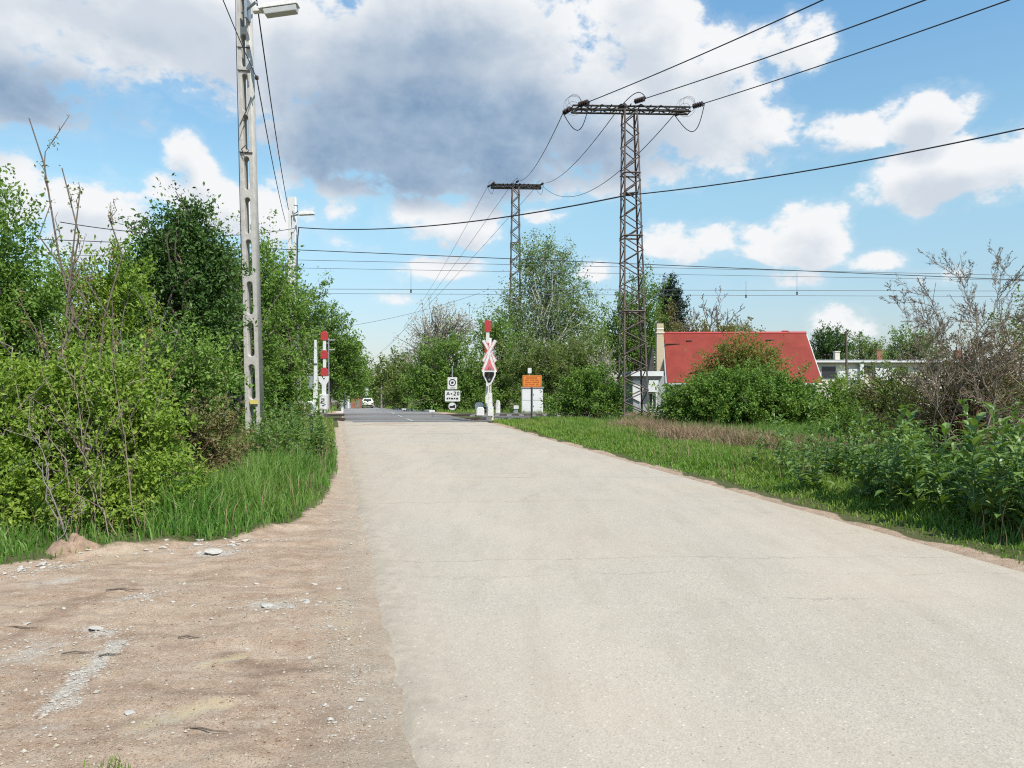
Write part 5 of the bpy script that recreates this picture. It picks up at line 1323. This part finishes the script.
plant('broadleaf_tree', 'tall bright green tree right behind the near pylon', 'tree', 66.0, [(640, 318, 24, 40), (648, 295, 12, 20), (622, 330, 24, 34), (652, 345, 20, 40), (628, 365, 34, 34), (600, 350, 24, 30)], 'lf_mid', .20, 26000, 129, base=(PX(634, 66), 66), trunk_r=.2, clump=.7, limbs=60)
plant('conifer_tree', 'dark narrow conifer rising behind the yellow chimney', 'conifer', 78.0, [(671, 288, 7, 10), (671, 302, 13, 12), (672, 318, 14, 14), (672, 335, 15, 18)], 'lf_conifer', .27, 15000, 130, base=(PX(671, 78), 78), trunk_r=.2, clump=.75, limbs=70, bark='bark', droop=.2, wid=.35)
def bp_(px, py, D, r): return (tuple(P(px, py, D)), r)
DBR = 76.0
bare_plant('bare_tree', 'leafless grey tree crown behind the red roof ridge', 'tree', tuple(P(715, 408, DBR)), [bp_(692, 318, DBR, .12), bp_(704, 312, DBR, .13), bp_(716, 308, DBR, .14), bp_(728, 312, DBR, .13), bp_(740, 322, DBR, .11), bp_(684, 328, DBR, .10)], 131, levels=3, kids=(6, 6, 4), spread=.55, lmul=.42, minr=.022, bark='bark_grey')
plant('leafy_shrub', 'brownish hedge top showing along the red roof ridge', 'shrub', 62.0, [(700, 335, 30, 14), (735, 334, 26, 12), (668, 322, 14, 14)], 'lf_brown', .2, 3500, 132, base=(PX(710, 62), 62), trunk_r=.1, clump=.6, stems=4, limbs=50)
plant('leafy_shrub', 'rusty green young tree standing in front of the red roof', 'shrub', 37.0, [(742, 355, 28, 20), (725, 368, 26, 18), (762, 366, 24, 18), (745, 380, 44, 16), (708, 378, 14, 14)], 'lf_rust', .115, 22000, 133, base=(PX(742, 37), 37), trunk_r=.07, clump=.42, stems=3, limbs=90, bark='twig_red', per=24)
plant('leafy_shrub', 'large dense dark green lilac bush in front of the red roofed house', 'shrub', 25.5, [(740, 402, 66, 27), (698, 403, 36, 24), (786, 403, 36, 24), (735, 386, 42, 16), (772, 390, 30, 16), (765, 413, 46, 18), (712, 415, 46, 15), (680, 412, 22, 18), (808, 412, 18, 16)], 'lf_mid', .078, 74000, 134, base=(PX(740, 25.5), 25.5), trunk_r=.06, clump=.24, stems=6, limbs=60, wid=.7)
plant('broadleaf_tree', 'round dark tree above the flat roof, right of the red house', 'tree', 118.0, [(830, 340, 16, 14), (822, 352, 14, 14), (838, 352, 12, 12)], 'lf_dark', .34, 6000, 135, base=(PX(830, 118), 118), trunk_r=.2, clump=1.0, limbs=40)
plant('broadleaf_tree', 'light green tree above the flat roof, behind the utility pole', 'tree', 125.0, [(862, 350, 16, 14), (878, 355, 14, 12), (848, 354, 10, 10)], 'lf_birch', .36, 4200, 136, base=(PX(864, 125), 125), trunk_r=.2, clump=1.2, limbs=60)
plant('broadleaf_tree', 'pale green tree above the right end of the flat roof', 'tree', 112.0, [(905, 345, 20, 18), (925, 350, 20, 18), (890, 356, 12, 10)], 'lf_birch', .32, 5200, 137, base=(PX(908, 112), 112), trunk_r=.2, clump=1.1, limbs=70)
plant('leafy_shrub', 'yellow green young bush right of the lilac bush', 'shrub', 26.0, [(842, 402, 28, 18), (825, 412, 26, 14), (858, 412, 22, 14), (838, 388, 14, 12)], 'lf_bright', .085, 10000, 138, base=(PX(842, 26), 26), trunk_r=.04, clump=.28, stems=5, limbs=70)
plant('leafy_shrub', 'olive bush in front of the flat building, partly bare', 'shrub', 21.0, [(885, 388, 32, 22), (900, 405, 36, 20), (872, 405, 24, 18)], 'lf_olive', .075, 10500, 139, base=(PX(888, 21), 21), trunk_r=.04, clump=.28, stems=7, limbs=140, bark='twig_red', per=24)
plant('leafy_shrub', 'brown green thicket below the large bare shrub at the right edge', 'shrub', 15.0, [(930, 395, 44, 36), (975, 380, 46, 50), (1020, 390, 50, 60), (905, 420, 36, 22)], 'lf_brown', .055, 13000, 140, base=(PX(960, 15), 15), trunk_r=.035, clump=.26, stems=9, limbs=240, bark='twig_red', per=22)
plant('leafy_shrub', 'green bushy growth at the right edge behind the tall weeds', 'shrub', 16.5, [(1035, 345, 40, 40), (1090, 360, 60, 70), (1010, 420, 50, 30)], 'lf_olive', .065, 12000, 141, base=(PX(1060, 16.5), 16.5), trunk_r=.05, clump=.3, stems=5, limbs=100, bark='bark_grey')
plant('leafy_shrub', 'low green bush right of the dry stalks', 'shrub', 18.5, [(845, 425, 24, 14), (870, 430, 26, 15)], 'lf_mid', .06, 5200, 142, base=(PX(855, 18.5), 18.5), trunk_r=.02, clump=.2, stems=5, limbs=60)
# --- leafless shrubs
bare_plant('bare_shrub', 'large leafless grey shrub spreading its twigs at the right edge', 'shrub', (PX(985, 14), 14.0, lz(PX(985, 14), 14)),
           [bp_(904, 306, 14, .014), bp_(923, 294, 14.3, .014), bp_(936, 282, 13.8, .014), bp_(961, 276, 14, .014), bp_(991, 270, 14.4, .014), bp_(1018, 272, 13.7, .014), bp_(1051, 276, 14, .014), bp_(1086, 294, 14, .03), bp_(918, 344, 13.6, .014), bp_(946, 334, 14.6, .014), bp_(1016, 334, 13.4, .014), bp_(976, 314, 13.5, .03)],
           150, levels=3, kids=(15, 10, 7), spread=.52, up=.10, lmul=.34, minr=.0030, leafmat='lf_brown', leaf=.03, nleaf=2500, foot=.5, bark='bark_twig')
bare_plant('bare_shrub', 'bare elder stems with brown tips standing above the bright shrubs on the left', 'shrub', (PX(100, 10.5), 10.5, lz(PX(100, 10.5), 10.5)),
           [bp_(29, 118, 10.5, 0.027), bp_(62, 168, 10.7, 0.027), bp_(80, 192, 10.3, 0.027), bp_(52, 200, 10.5, 0.024), bp_(108, 215, 10.4, 0.027), bp_(18, 300, 10, 0.022), bp_(122, 262, 10.3, 0.023), bp_(150, 330, 10.5, 0.019), bp_(-10, 330, 10, 0.022), bp_(190, 350, 10.9, 0.019), bp_(112, 300, 10.2, 0.022), bp_(40, 320, 10.2, 0.024)],
           151, levels=2, kids=(4, 3), spread=.35, up=.5, lmul=.20, minr=.0035, leafmat='lf_rust', leaf=.045, nleaf=1000, bark='bark')
bare_plant('bare_shrub', 'pale dry canes leaning in front of the dark hedge tree', 'shrub', (PX(165, 13), 13.0, lz(PX(165, 13), 13)),
           [bp_(120, 330, 12.6, .014), bp_(150, 310, 12.6, .014), bp_(178, 320, 12.6, .014), bp_(200, 345, 12.6, .013), bp_(215, 370, 12.5, .012), bp_(140, 350, 12.4, .012), bp_(190, 300, 12.8, .012)],
           152, levels=2, kids=(5, 3), spread=.45, up=.1, lmul=.3, minr=.003, bark='bark_grey', leafmat='lf_mid', leaf=.04, nleaf=350)
bare_plant('bare_shrub', 'slim grey stem leaning over the earth heap at the lower left', 'shrub', tuple(GP(52, 548)),
           [bp_(42, 462, 7.9, .014), bp_(30, 400, 8.0, .011), bp_(84, 492, 8.0, .009)], 153, levels=2, kids=(5, 3), spread=.6, up=.1, lmul=.33, minr=.003, bark='bark_grey')

bare_plant('bare_shrub', 'thin upright canes with a few leaves growing through the bright green shrubs', 'shrub', (PX(95, 8.5), 8.5, lz(PX(95, 8.5), 8.5)),
           [bp_(38, 345, 8.6, .008), bp_(62, 330, 8.7, .009), bp_(88, 350, 8.5, .008), bp_(118, 335, 8.6, .009), bp_(140, 360, 8.5, .008), bp_(160, 385, 8.5, .007), bp_(15, 380, 8.5, .007), bp_(128, 400, 8.2, .007), bp_(70, 395, 8.2, .007), bp_(100, 420, 8.1, .006)],
           154, levels=1, kids=(6, 3), spread=.5, up=.35, lmul=.22, minr=.0025, bark='bark_twig', leafmat='lf_bright', leaf=.045, nleaf=420, foot=.35)
# --- a wood in the distance, read as one mass
rng = np.random.default_rng(77)
K = 1500
ang = rng.uniform(-0.95, 1.05, K); dist = rng.uniform(190, 290, K)
hh = 5.2 + 2.2 * fbm(ang * 14, ang * 3, 3) + rng.normal(size=K) * .5
c = np.stack([np.sin(ang) * dist, np.cos(ang) * dist, np.zeros(K)], 1)
c[:, 2] = g1(200) + hh * rng.random(K) ** .6
pos = (c[:, None, :] + rng.normal(size=(K, 22, 3)) * np.array([1.9, 1.9, .9])).reshape(-1, 3)
ok_ = np.abs(pos[:, 0] - rc(pos[:, 1])) > 6
pos = pos[ok_ & (pos[:, 2] > g1(200) - .3)]
v, f = leaves_geo(pos, 1.0, rng)
tag(np_mesh('distant_wood', v, f, M['lf_mid']), 'distant belt of green trees along the horizon', kind='stuff')

# ================================================================== grass, weeds, dry stalks
def blades(name, XY, h, w_, mat, label, seed, lean=.35):
    rng = np.random.default_rng(seed); n = len(XY)
    z, _ = land(XY[:, 0], XY[:, 1]); b = np.stack([XY[:, 0], XY[:, 1], z - .01], 1)
    a = rng.uniform(0, 2 * np.pi, n); dirn = np.stack([np.cos(a), np.sin(a), np.zeros(n)], 1)
    fa = rng.uniform(0, 2 * np.pi, n); side = np.stack([np.cos(fa), np.sin(fa), np.zeros(n)], 1)
    h = (h * rng.uniform(.55, 1.3, n))[:, None]; w_ = (w_ * rng.uniform(.7, 1.3, n))[:, None]; ln = (np.abs(rng.normal(size=n)) * lean + .08)[:, None]
    p1 = b + dirn * h * ln * .35 + np.array([0, 0, 1]) * h * .55
    p2 = b + dirn * h * ln * 1.1 + np.array([0, 0, 1]) * h * (1.0 - .25 * np.minimum(ln, 1.5))
    v = np.stack([b - side * w_ / 2, b + side * w_ / 2, p1 + side * w_ * .4, p1 - side * w_ * .4, p2], 1).reshape(-1, 3)
    i = np.arange(n)[:, None] * 5
    f = np.concatenate([i + np.array([[0, 1, 2]]), i + np.array([[0, 2, 3]]), i + np.array([[3, 2, 4]])], 1).reshape(-1, 3)
    return tag(np_mesh(name, v, f, M[mat]), label, kind='stuff')
rng = np.random.default_rng(5)
# left patch: tall lush grass behind the lip of the lay-by
bp = np.array(BND[1:]); segl = np.hypot(*(bp[1:] - bp[:-1]).T); 
def along(poly, n, rng):
    s = np.r_[0, np.cumsum(np.hypot(*(poly[1:] - poly[:-1]).T))]; t = rng.uniform(0, s[-1], n)
    x = np.interp(t, s, poly[:, 0]); y = np.interp(t, s, poly[:, 1])
    dx = np.interp(t + .05, s, poly[:, 0]) - np.interp(t - .05, s, poly[:, 0]); dy = np.interp(t + .05, s, poly[:, 1]) - np.interp(t - .05, s, poly[:, 1])
    L = np.hypot(dx, dy) + 1e-9
    return np.stack([x, y], 1), np.stack([-dy / L, dx / L], 1)
p, nrm = along(bp, 70000, rng)
off_ = rng.random(70000) ** .8 * 4.0 - .05
XY = p + nrm * off_[:, None]
sdv = sd_poly(XY[:, 0], XY[:, 1], DIRTPOLY)
dens_ = fbm(XY[:, 0] * 1.3, XY[:, 1] * 1.3, 3)
k = (sdv > -0.06 + .14 * (dens_ + .3)) & (XY[:, 0] - rc(XY[:, 1]) < -3.1)
XY = XY[k]; sdv = sdv[k]
hgt = .18 + .42 * sstep(0, .9, sdv) * (0.75 + .5 * fbm(XY[:, 0] * .9, XY[:, 1] * .9, 2))
hgt = hgt * np.where(XY[:, 0] < -4.0, .5, 1.0)
blades('tall_grass', XY, hgt, .014, 'grass', 'lush tall green grass below the left hedge', 61)
# right verge
n = 150000
Yv = 3.5 + 27.0 * rng.random(n) ** 1.15; wv = rng.random(n) ** .85 * (4.6 - .06 * Yv)
Xv = rc(Yv) + 3.07 + .06 + wv
nz = fbm(Xv * 1.2, Yv * 1.2, 3)
k = (wv > -.04 + .30 * (nz + .2)) & (rng.random(n) < .35 + .65 * sstep(.1, .6, wv)) & ~((wv < 1.4) & (Yv > 26.5))
Xv, Yv, wv, nz = Xv[k], Yv[k], wv[k], nz[k]
blades('verge_grass', np.stack([Xv, Yv], 1), (.09 + .15 * sstep(.2, 1.1, wv)) * (.8 + .5 * nz) + .008 * (Yv > 18) * (Yv - 18), .010 + .0006 * Yv, 'grass_short', 'short bright green grass on the right verge', 62)
# grass round the signals, beyond the tracks and along the far road
n = 26000
Yv = rng.uniform(27, 31.2, n); Xv = rc(Yv) + 3.2 + rng.random(n) ** 1.2 * 9
k = rng.random(n) < .25 + .75 * sstep(.6, 2.0, Xv - rc(Yv) - 3.0)
A1 = np.stack([Xv[k], Yv[k]], 1)
Yv = rng.uniform(44.2, 110, 14000); sg_ = np.where(rng.random(14000) < .5, -1, 1); Xv = rc(Yv) + sg_ * (3.4 + rng.random(14000) * 9)
A2 = np.stack([Xv, Yv], 1)
Yv = rng.uniform(20, 31, 9000); Xv = rc(Yv) - 3.25 - rng.random(9000) * 3.2
A3 = np.stack([Xv, Yv], 1)
A = np.concatenate([A1, A2, A3])
blades('rough_grass', A, .14 + .002 * A[:, 1], .0008 * A[:, 1], 'grass_short', 'rough grass around the level crossing', 63)
# broad meadow under the shrubs on the right
n = 45000
Yv = 9 + 21 * rng.random(n); Xv = rc(Yv) + 6.5 + rng.random(n) * 9
blades('meadow_grass', np.stack([Xv, Yv], 1), .30 + .12 * rng.random(n), .014, 'grass', 'rank grass and herbs behind the right verge', 64, .6)
# dry reddish stalks in front of the lilac bush
n = 15000
pts = []
for (px, py, sx_, sy_, q) in ((648, 428, 22, 9, 3600), (690, 437, 30, 7, 2600), (740, 442, 36, 6, 1700), (800, 450, 34, 8, 1300), (640, 415, 16, 7, 1300), (850, 452, 30, 8, 700)):
    c = GP(px, py + 6); s_ = c.y / F
    pts.append(np.stack([c.x + rng.normal(size=q) * sx_ * s_ * .6, c.y + rng.normal(size=q) * 1.0], 1))
A = np.concatenate(pts)
blades('dry_stalks', A, .36 + .16 * rng.random(len(A)), .013, 'straw', 'dry pinkish brown stalks in front of the lilac bush', 65, .95)
# a few dry tufts in the lay-by edge and a tiny tuft at the bottom edge
c = GP(112, 766); A = np.stack([c.x + rng.normal(size=60) * .05, c.y + rng.normal(size=60) * .03], 1)
blades('grass_tuft', A, np.full(60, .06), .006, 'grass_short', 'tiny grass tuft in the bare earth', 66)

n = 2600
Yv = 5 + 24 * rng.random(n) ** 1.1; Xv = rc(Yv) + 3.07 + .35 + rng.random(n) * 4.2
kk = fbm(Xv * .9, Yv * .9, 3) > .02
B1 = np.stack([Xv[kk], Yv[kk]], 1)
p, nrm = along(bp, 1500, rng); B2 = p + nrm * (rng.random(1500) * 2.2 + .1)[:, None]
B2 = B2[B2[:, 0] - rc(B2[:, 1]) < -3.2]
A = np.concatenate([B1, B2])
blades('seed_stalks', A, .34 + .22 * rng.random(len(A)), .007, 'straw', 'thin dry seed stalks standing among the green grass', 67, .3)
# --- tall broad-leaved weeds: one plant of each of five builds, copied
def weed_proto(seed, H, nl, name='broadleaf_weed', lf=.16):
    rng = np.random.default_rng(seed)
    root = empty(name, (0, 0, 0))
    lean = np.array([rng.normal() * .12, rng.normal() * .12, 1.0]) * H
    st = curve_pts((0, 0, -.03), lean, rng, .02, 6)
    segs = [(st, np.linspace(.009, .004, 6))]
    V = []; Fs = []; k0 = 0
    for i in range(nl):
        t = .12 + .88 * (i + rng.random() * .6) / nl; t = min(t, 1)
        p = np.array([np.interp(t * 5, np.arange(6), st[:, q]) for q in range(3)])
        a = i * 2.4 + rng.normal() * .4; L = lf * (1.15 - .55 * t) * rng.uniform(.75, 1.3); el_ = rng.uniform(.05, .9) * (1 if t < .85 else 1.4)
        d = np.array([math.cos(a) * math.cos(el_), math.sin(a) * math.cos(el_), math.sin(el_)])
        sd_ = unit(np.cross(d, np.array([0, 0, 1.0]))); up = np.cross(sd_, d)
        W = L * rng.uniform(.28, .40)
        prof = [(0, .08, 0), (.25, .8, .02), (.5, 1.0, .0), (.78, .6, -.08), (1.0, .02, -.2)]
        for (u, ww, dr) in prof:
            m_ = p + d * L * u + np.array([0, 0, dr * L * 1.3])
            V += [m_ - sd_ * W * ww * .5 + up * W * ww * .16, m_, m_ + sd_ * W * ww * .5 + up * W * ww * .16]
        for q in range(4):
            b = k0 + q * 3
            Fs += [(b, b + 1, b + 4, b + 3), (b + 1, b + 2, b + 5, b + 4)]
        k0 += 15
    tv, tf = tubes_np(segs, 5)
    np_mesh('stem', tv, tf, M['weedstem'], root, smooth=True)
    np_mesh('leaves', np.array(V), np.array(Fs), M['lf_weed'], root)
    return root
def copy_tree(o):
    c = o.copy(); COL.objects.link(c)
    for ch in o.children:
        d = ch.copy(); COL.objects.link(d); d.parent = c
    return c
protos = [weed_proto(200 + i, H, nl, lf=lf) for i, (H, nl, lf) in enumerate(((1.05, 26, .27), (.90, 22, .28), (1.2, 28, .26), (.7, 18, .27), (.85, 24, .25)))]
used = [False] * 5
rnd = random.Random(41)
def put_weed(x, y, label, group, sc=1.0):
    i = rnd.randrange(5)
    o = copy_tree(protos[i]) if used[i] else protos[i]; used[i] = True
    o.location = (x, y, lz(x, y) - .01); o.rotation_euler = (0, 0, rnd.uniform(0, 6.28)); s_ = sc * rnd.uniform(.8, 1.2); o.scale = (s_, s_, s_)
    tag(o, label, 'weed', group)
for (px, py, sx_, sy_, q, sc, lab, grp) in ((985, 520, 46, 17, 64, 1.02, 'tall broad leaved green weed in the thick stand on the right verge', 'tall weeds on the right verge'),
                                            (900, 502, 40, 12, 52, .95, 'tall broad leaved green weed in the thick stand on the right verge', 'tall weeds on the right verge'),
                                            (806, 482, 30, 9, 30, .85, 'broad leaved weed in the small stand left of the thick one on the right verge', 'small stand of weeds on the right verge'),
                                            (1085, 550, 50, 14, 18, 1.0, 'tall broad leaved green weed in the thick stand on the right verge', 'tall weeds on the right verge'),
                                            (322, 456, 8, 9, 20, .72, 'broad leaved weed at the road edge beside the near lamp post', 'weeds beside the near lamp post'),
                                            (290, 455, 24, 8, 26, .95, 'broad leaved weed at the road edge beside the near lamp post', 'weeds beside the near lamp post'),
                                            (256, 459, 10, 5, 12, .8, 'broad leaved weed at the road edge beside the near lamp post', 'weeds beside the near lamp post'),
                                            (306, 434, 12, 5, 10, .8, 'broad leaved weed at the road edge beside the near lamp post', 'weeds beside the near lamp post')):
    for _ in range(q):
        a_, b_ = rnd.gauss(0, 1), rnd.gauss(0, 1)
        g = GP(px + sx_ * max(-1.6, min(1.6, a_)), py + sy_ * max(-1.5, min(1.5, b_)))
        s_ = g.x - float(rc(g.y))
        if -3.3 < s_ < 3.75: continue
        if s_ < 0 and g.x > PX(336, g.y): continue
        put_weed(g.x, g.y, lab, grp, sc)

# ================================================================== stones, gravel and litter on the lay-by
def stone_mesh(seed, name='stone'):
    import bmesh
    r_ = random.Random(seed)
    bm = bmesh.new(); bmesh.ops.create_icosphere(bm, subdivisions=2, radius=1.0)
    s_ = Vector((r_.uniform(.7, 1.2), r_.uniform(.6, 1.0), r_.uniform(.35, .6)))
    cuts = [(Vector((r_.gauss(0, 1), r_.gauss(0, 1), r_.gauss(0, 1))).normalized(), r_.uniform(.55, .85)) for _ in range(9)]
    for v in bm.verts:
        p = v.co.copy()
        for n_, d_ in cuts:
            k_ = p.dot(n_) - d_
            if k_ > 0: p -= n_ * k_
        v.co = Vector((p.x * s_.x, p.y * s_.y, p.z * s_.z))
    me = bpy.data.meshes.new(name); bm.to_mesh(me); bm.free(); me.materials.append(M['stone']); return me
SM = [stone_mesh(300 + i) for i in range(6)]
def put_stone(px, py, wpx, label, group=None, i=0):
    g = GP(px, py); r_ = wpx / F * g.y / 2
    o = bpy.data.objects.new('stone', SM[i % 6]); COL.objects.link(o)
    o.location = (g.x, g.y, lz(g.x, g.y) + r_ * .12); o.scale = (r_, r_, r_ * (.45 if wpx > 9 else .8)); o.rotation_euler = (rnd.uniform(-.2, .2), rnd.uniform(-.2, .2), rnd.uniform(0, 6.28))
    tag(o, label, 'stone', group)
put_stone(304, 602, 12, 'white stone lying alone on the earth near the road edge', None, 0)
put_stone(307, 607, 10, 'flat white stone touching the lone white one near the road edge', None, 1)
put_stone(97, 627, 17, 'long pale stone on the bare earth, largest in the left of the lay-by', None, 2)
put_stone(268, 609, 15, 'flat pale stone half sunk in the middle of the lay-by', None, 3)
put_stone(42, 565, 13, 'white lump of rock at the edge of the grass below the bright shrubs', None, 4)
put_stone(214, 553, 24, 'wide flat white slab at the grass edge below the tall grass', None, 5)
put_stone(130, 711, 13, 'pale stone near the front of the lay-by beside a sandy patch', None, 1)
put_stone(350, 708, 9, 'small pale stone at the seam of earth and asphalt near the front', None, 0)
for i in range(46):
    t = rnd.random(); a = rnd.choice([((2, 572), (60, 562)), ((60, 562), (150, 550)), ((150, 550), (250, 545)), ((180, 548), (240, 541))])
    put_stone(a[0][0] + (a[1][0] - a[0][0]) * t, a[0][1] + (a[1][1] - a[0][1]) * t + rnd.uniform(-4, 5), rnd.uniform(3, 8), 'pale pebble in the row of stones along the grass edge of the lay-by', 'stones along the grass edge', i)
for i in range(42):
    put_stone(rnd.uniform(0, 340), 575 + 180 * rnd.random() ** 1.3, rnd.uniform(3, 8), 'small pale stone scattered on the bare brown earth', 'stones scattered on the lay-by', i)
# earth heap beside the shrub stem
g = GP(65, 556); nr, n = 16, 44
rr = np.linspace(1, 0, nr)[:, None]; aa = np.linspace(0, 2 * np.pi, n, endpoint=False)[None, :]
hx_ = .30 * rr * np.cos(aa) * (1 + .18 * np.sin(3 * aa + 1)); hy_ = .24 * rr * np.sin(aa) + .12
hz_ = .17 * (1 - rr ** 1.4) * (1 + .9 * fbm(hx_ * 9 + 3, hy_ * 9, 4)) + .05 * fbm(hx_ * 25, hy_ * 25 + 7, 3) * (1 - rr) - .04
vv = np.stack([g.x + hx_, g.y + hy_, lz(g.x, g.y) + hz_], -1).reshape(-1, 3)
ii = np.arange(nr * n).reshape(nr, n); jj = np.roll(ii, -1, 1)
ff = np.stack([ii[:-1], jj[:-1], jj[1:], ii[1:]], -1).reshape(-1, 4)
M['earth'] = surf('loose_earth', (0.27, 0.18, 0.12), 0.95, var=.4, scale=14, bump=.8, bscale=40, dirt=(.36, .29, .22), dirt_amt=.2)
tag(np_mesh('earth_heap', vv, ff, M['earth'], smooth=True), 'small heap of brown earth at the foot of the leaning grey stem', 'earth heap')
# gravel
n = 9000
rng = np.random.default_rng(9)
px = rng.uniform(-60, 370, n); py = 548 + 225 * rng.random(n) ** 1.1
pts = np.array([tuple(GP(a, b)) for a, b in zip(px, py)])
ok_ = (sd_poly(pts[:, 0], pts[:, 1], DIRTPOLY) < .05) & (pts[:, 0] - rc(pts[:, 1]) < -2.5) & (rng.random(n) < .35 + .9 * np.clip(fbm(pts[:, 0] * 1.2, pts[:, 1] * 2.0, 3) + .3, 0, 1))
pts = pts[ok_]; n = len(pts)
pz, _ = land(pts[:, 0], pts[:, 1]); r_ = np.exp(rng.normal(-5.35, .42, n))
oct_ = np.array([(1, 0, 0), (0, 1, 0), (-1, 0, 0), (0, -1, 0), (0, 0, .7), (0, 0, -.5)], float)
jit = oct_[None] * rng.uniform(.6, 1.3, (n, 6, 1)); a = rng.uniform(0, 6.28, n)
ca, sa = np.cos(a)[:, None], np.sin(a)[:, None]
v = np.stack([jit[..., 0] * ca - jit[..., 1] * sa, jit[..., 0] * sa + jit[..., 1] * ca, jit[..., 2]], -1) * r_[:, None, None]
v = v + np.stack([pts[:, 0], pts[:, 1], pz + r_ * .2], -1)[:, None, :]
fo = np.array([(0, 1, 4), (1, 2, 4), (2, 3, 4), (3, 0, 4), (1, 0, 5), (2, 1, 5), (3, 2, 5), (0, 3, 5)])
f = (np.arange(n)[:, None, None] * 6 + fo[None]).reshape(-1, 3)
GRAV_F = fo
def gravel_mat():
    m, t, b, out = new_mat('gravel')
    g = t.new('ShaderNodeNewGeometry')
    t.link(t.ramp(g.outputs['Random Per Island'], [(0, (.17, .11, .075)), (.4, (.28, .20, .14)), (.75, (.34, .28, .21)), (1, (.41, .37, .31))]), b.inputs['Base Color'])
    b.inputs['Roughness'].default_value = .95; return m
tag(np_mesh('gravel', v.reshape(-1, 3), f, gravel_mat()), 'loose gravel on the bare earth of the lay-by', kind='stuff')
pp = []
for (a_, b_, r0, q) in (((62, 695), (118, 641), .10, 800), ((75, 700), (45, 708), .10, 250), ((255, 605), (290, 612), .14, 320), ((85, 628), (112, 630), .12, 260), ((10, 575), (75, 566), .14, 420), ((205, 553), (235, 550), .2, 350), ((160, 552), (300, 540), .10, 420), ((125, 600), (160, 596), .12, 220), ((0, 660), (50, 640), .22, 360), ((335, 600), (372, 740), .22, 900), ((340, 500), (350, 590), .28, 500)):
    A0, B0 = GP(*a_), GP(*b_)
    t_ = rng.random(q)[:, None]; pp.append(np.array([A0.x, A0.y]) * (1 - t_) + np.array([B0.x, B0.y]) * t_ + rng.normal(size=(q, 2)) * r0 * .6)
pts = np.concatenate(pp); pts = pts[(pts[:, 0] - rc(pts[:, 1]) < -2.75)]; n = len(pts)
pz, _ = land(pts[:, 0], pts[:, 1]); r_ = np.exp(rng.normal(-5.2, .5, n))
jit = oct_[None] * rng.uniform(.55, 1.35, (n, 6, 1)); a = rng.uniform(0, 6.28, n); ca, sa = np.cos(a)[:, None], np.sin(a)[:, None]
v = np.stack([jit[..., 0] * ca - jit[..., 1] * sa, jit[..., 0] * sa + jit[..., 1] * ca, jit[..., 2] * .7], -1) * r_[:, None, None] + np.stack([pts[:, 0], pts[:, 1], pz + r_ * .15], -1)[:, None, :]
f = (np.arange(n)[:, None, None] * 6 + GRAV_F[None]).reshape(-1, 3)
tag(np_mesh('rubble', v.reshape(-1, 3), f, M['rubble']), 'pale crushed stone bits strewn in streaks over the lay-by and along the road edge', kind='stuff')
# dry twigs
for i, (px_, py_, l_, a_) in enumerate(((125, 593, .30, .1), (78, 650, .2, .3), (205, 730, .25, -.2), (20, 628, .25, .0), (110, 655, .14, .5), (190, 640, .16, -.1))):
    g = GP(px_, py_); d = Vector((math.cos(a_), math.sin(a_) * .6, 0)) * l_ / 2; z = lz(g.x, g.y) + .012; c = Vector((g.x, g.y, z))
    o = MB().tube([c - d, c - d * .3 + Vector((0, .012, .006)), c + d * .4 + Vector((0, -.01, .004)), c + d], [.006, .005, .004, .002], 5).build('twig', M['bark'], loc=c)
    tag(o, 'dry brown twig lying on the bare earth of the lay-by', 'twig', 'twigs on the lay-by')
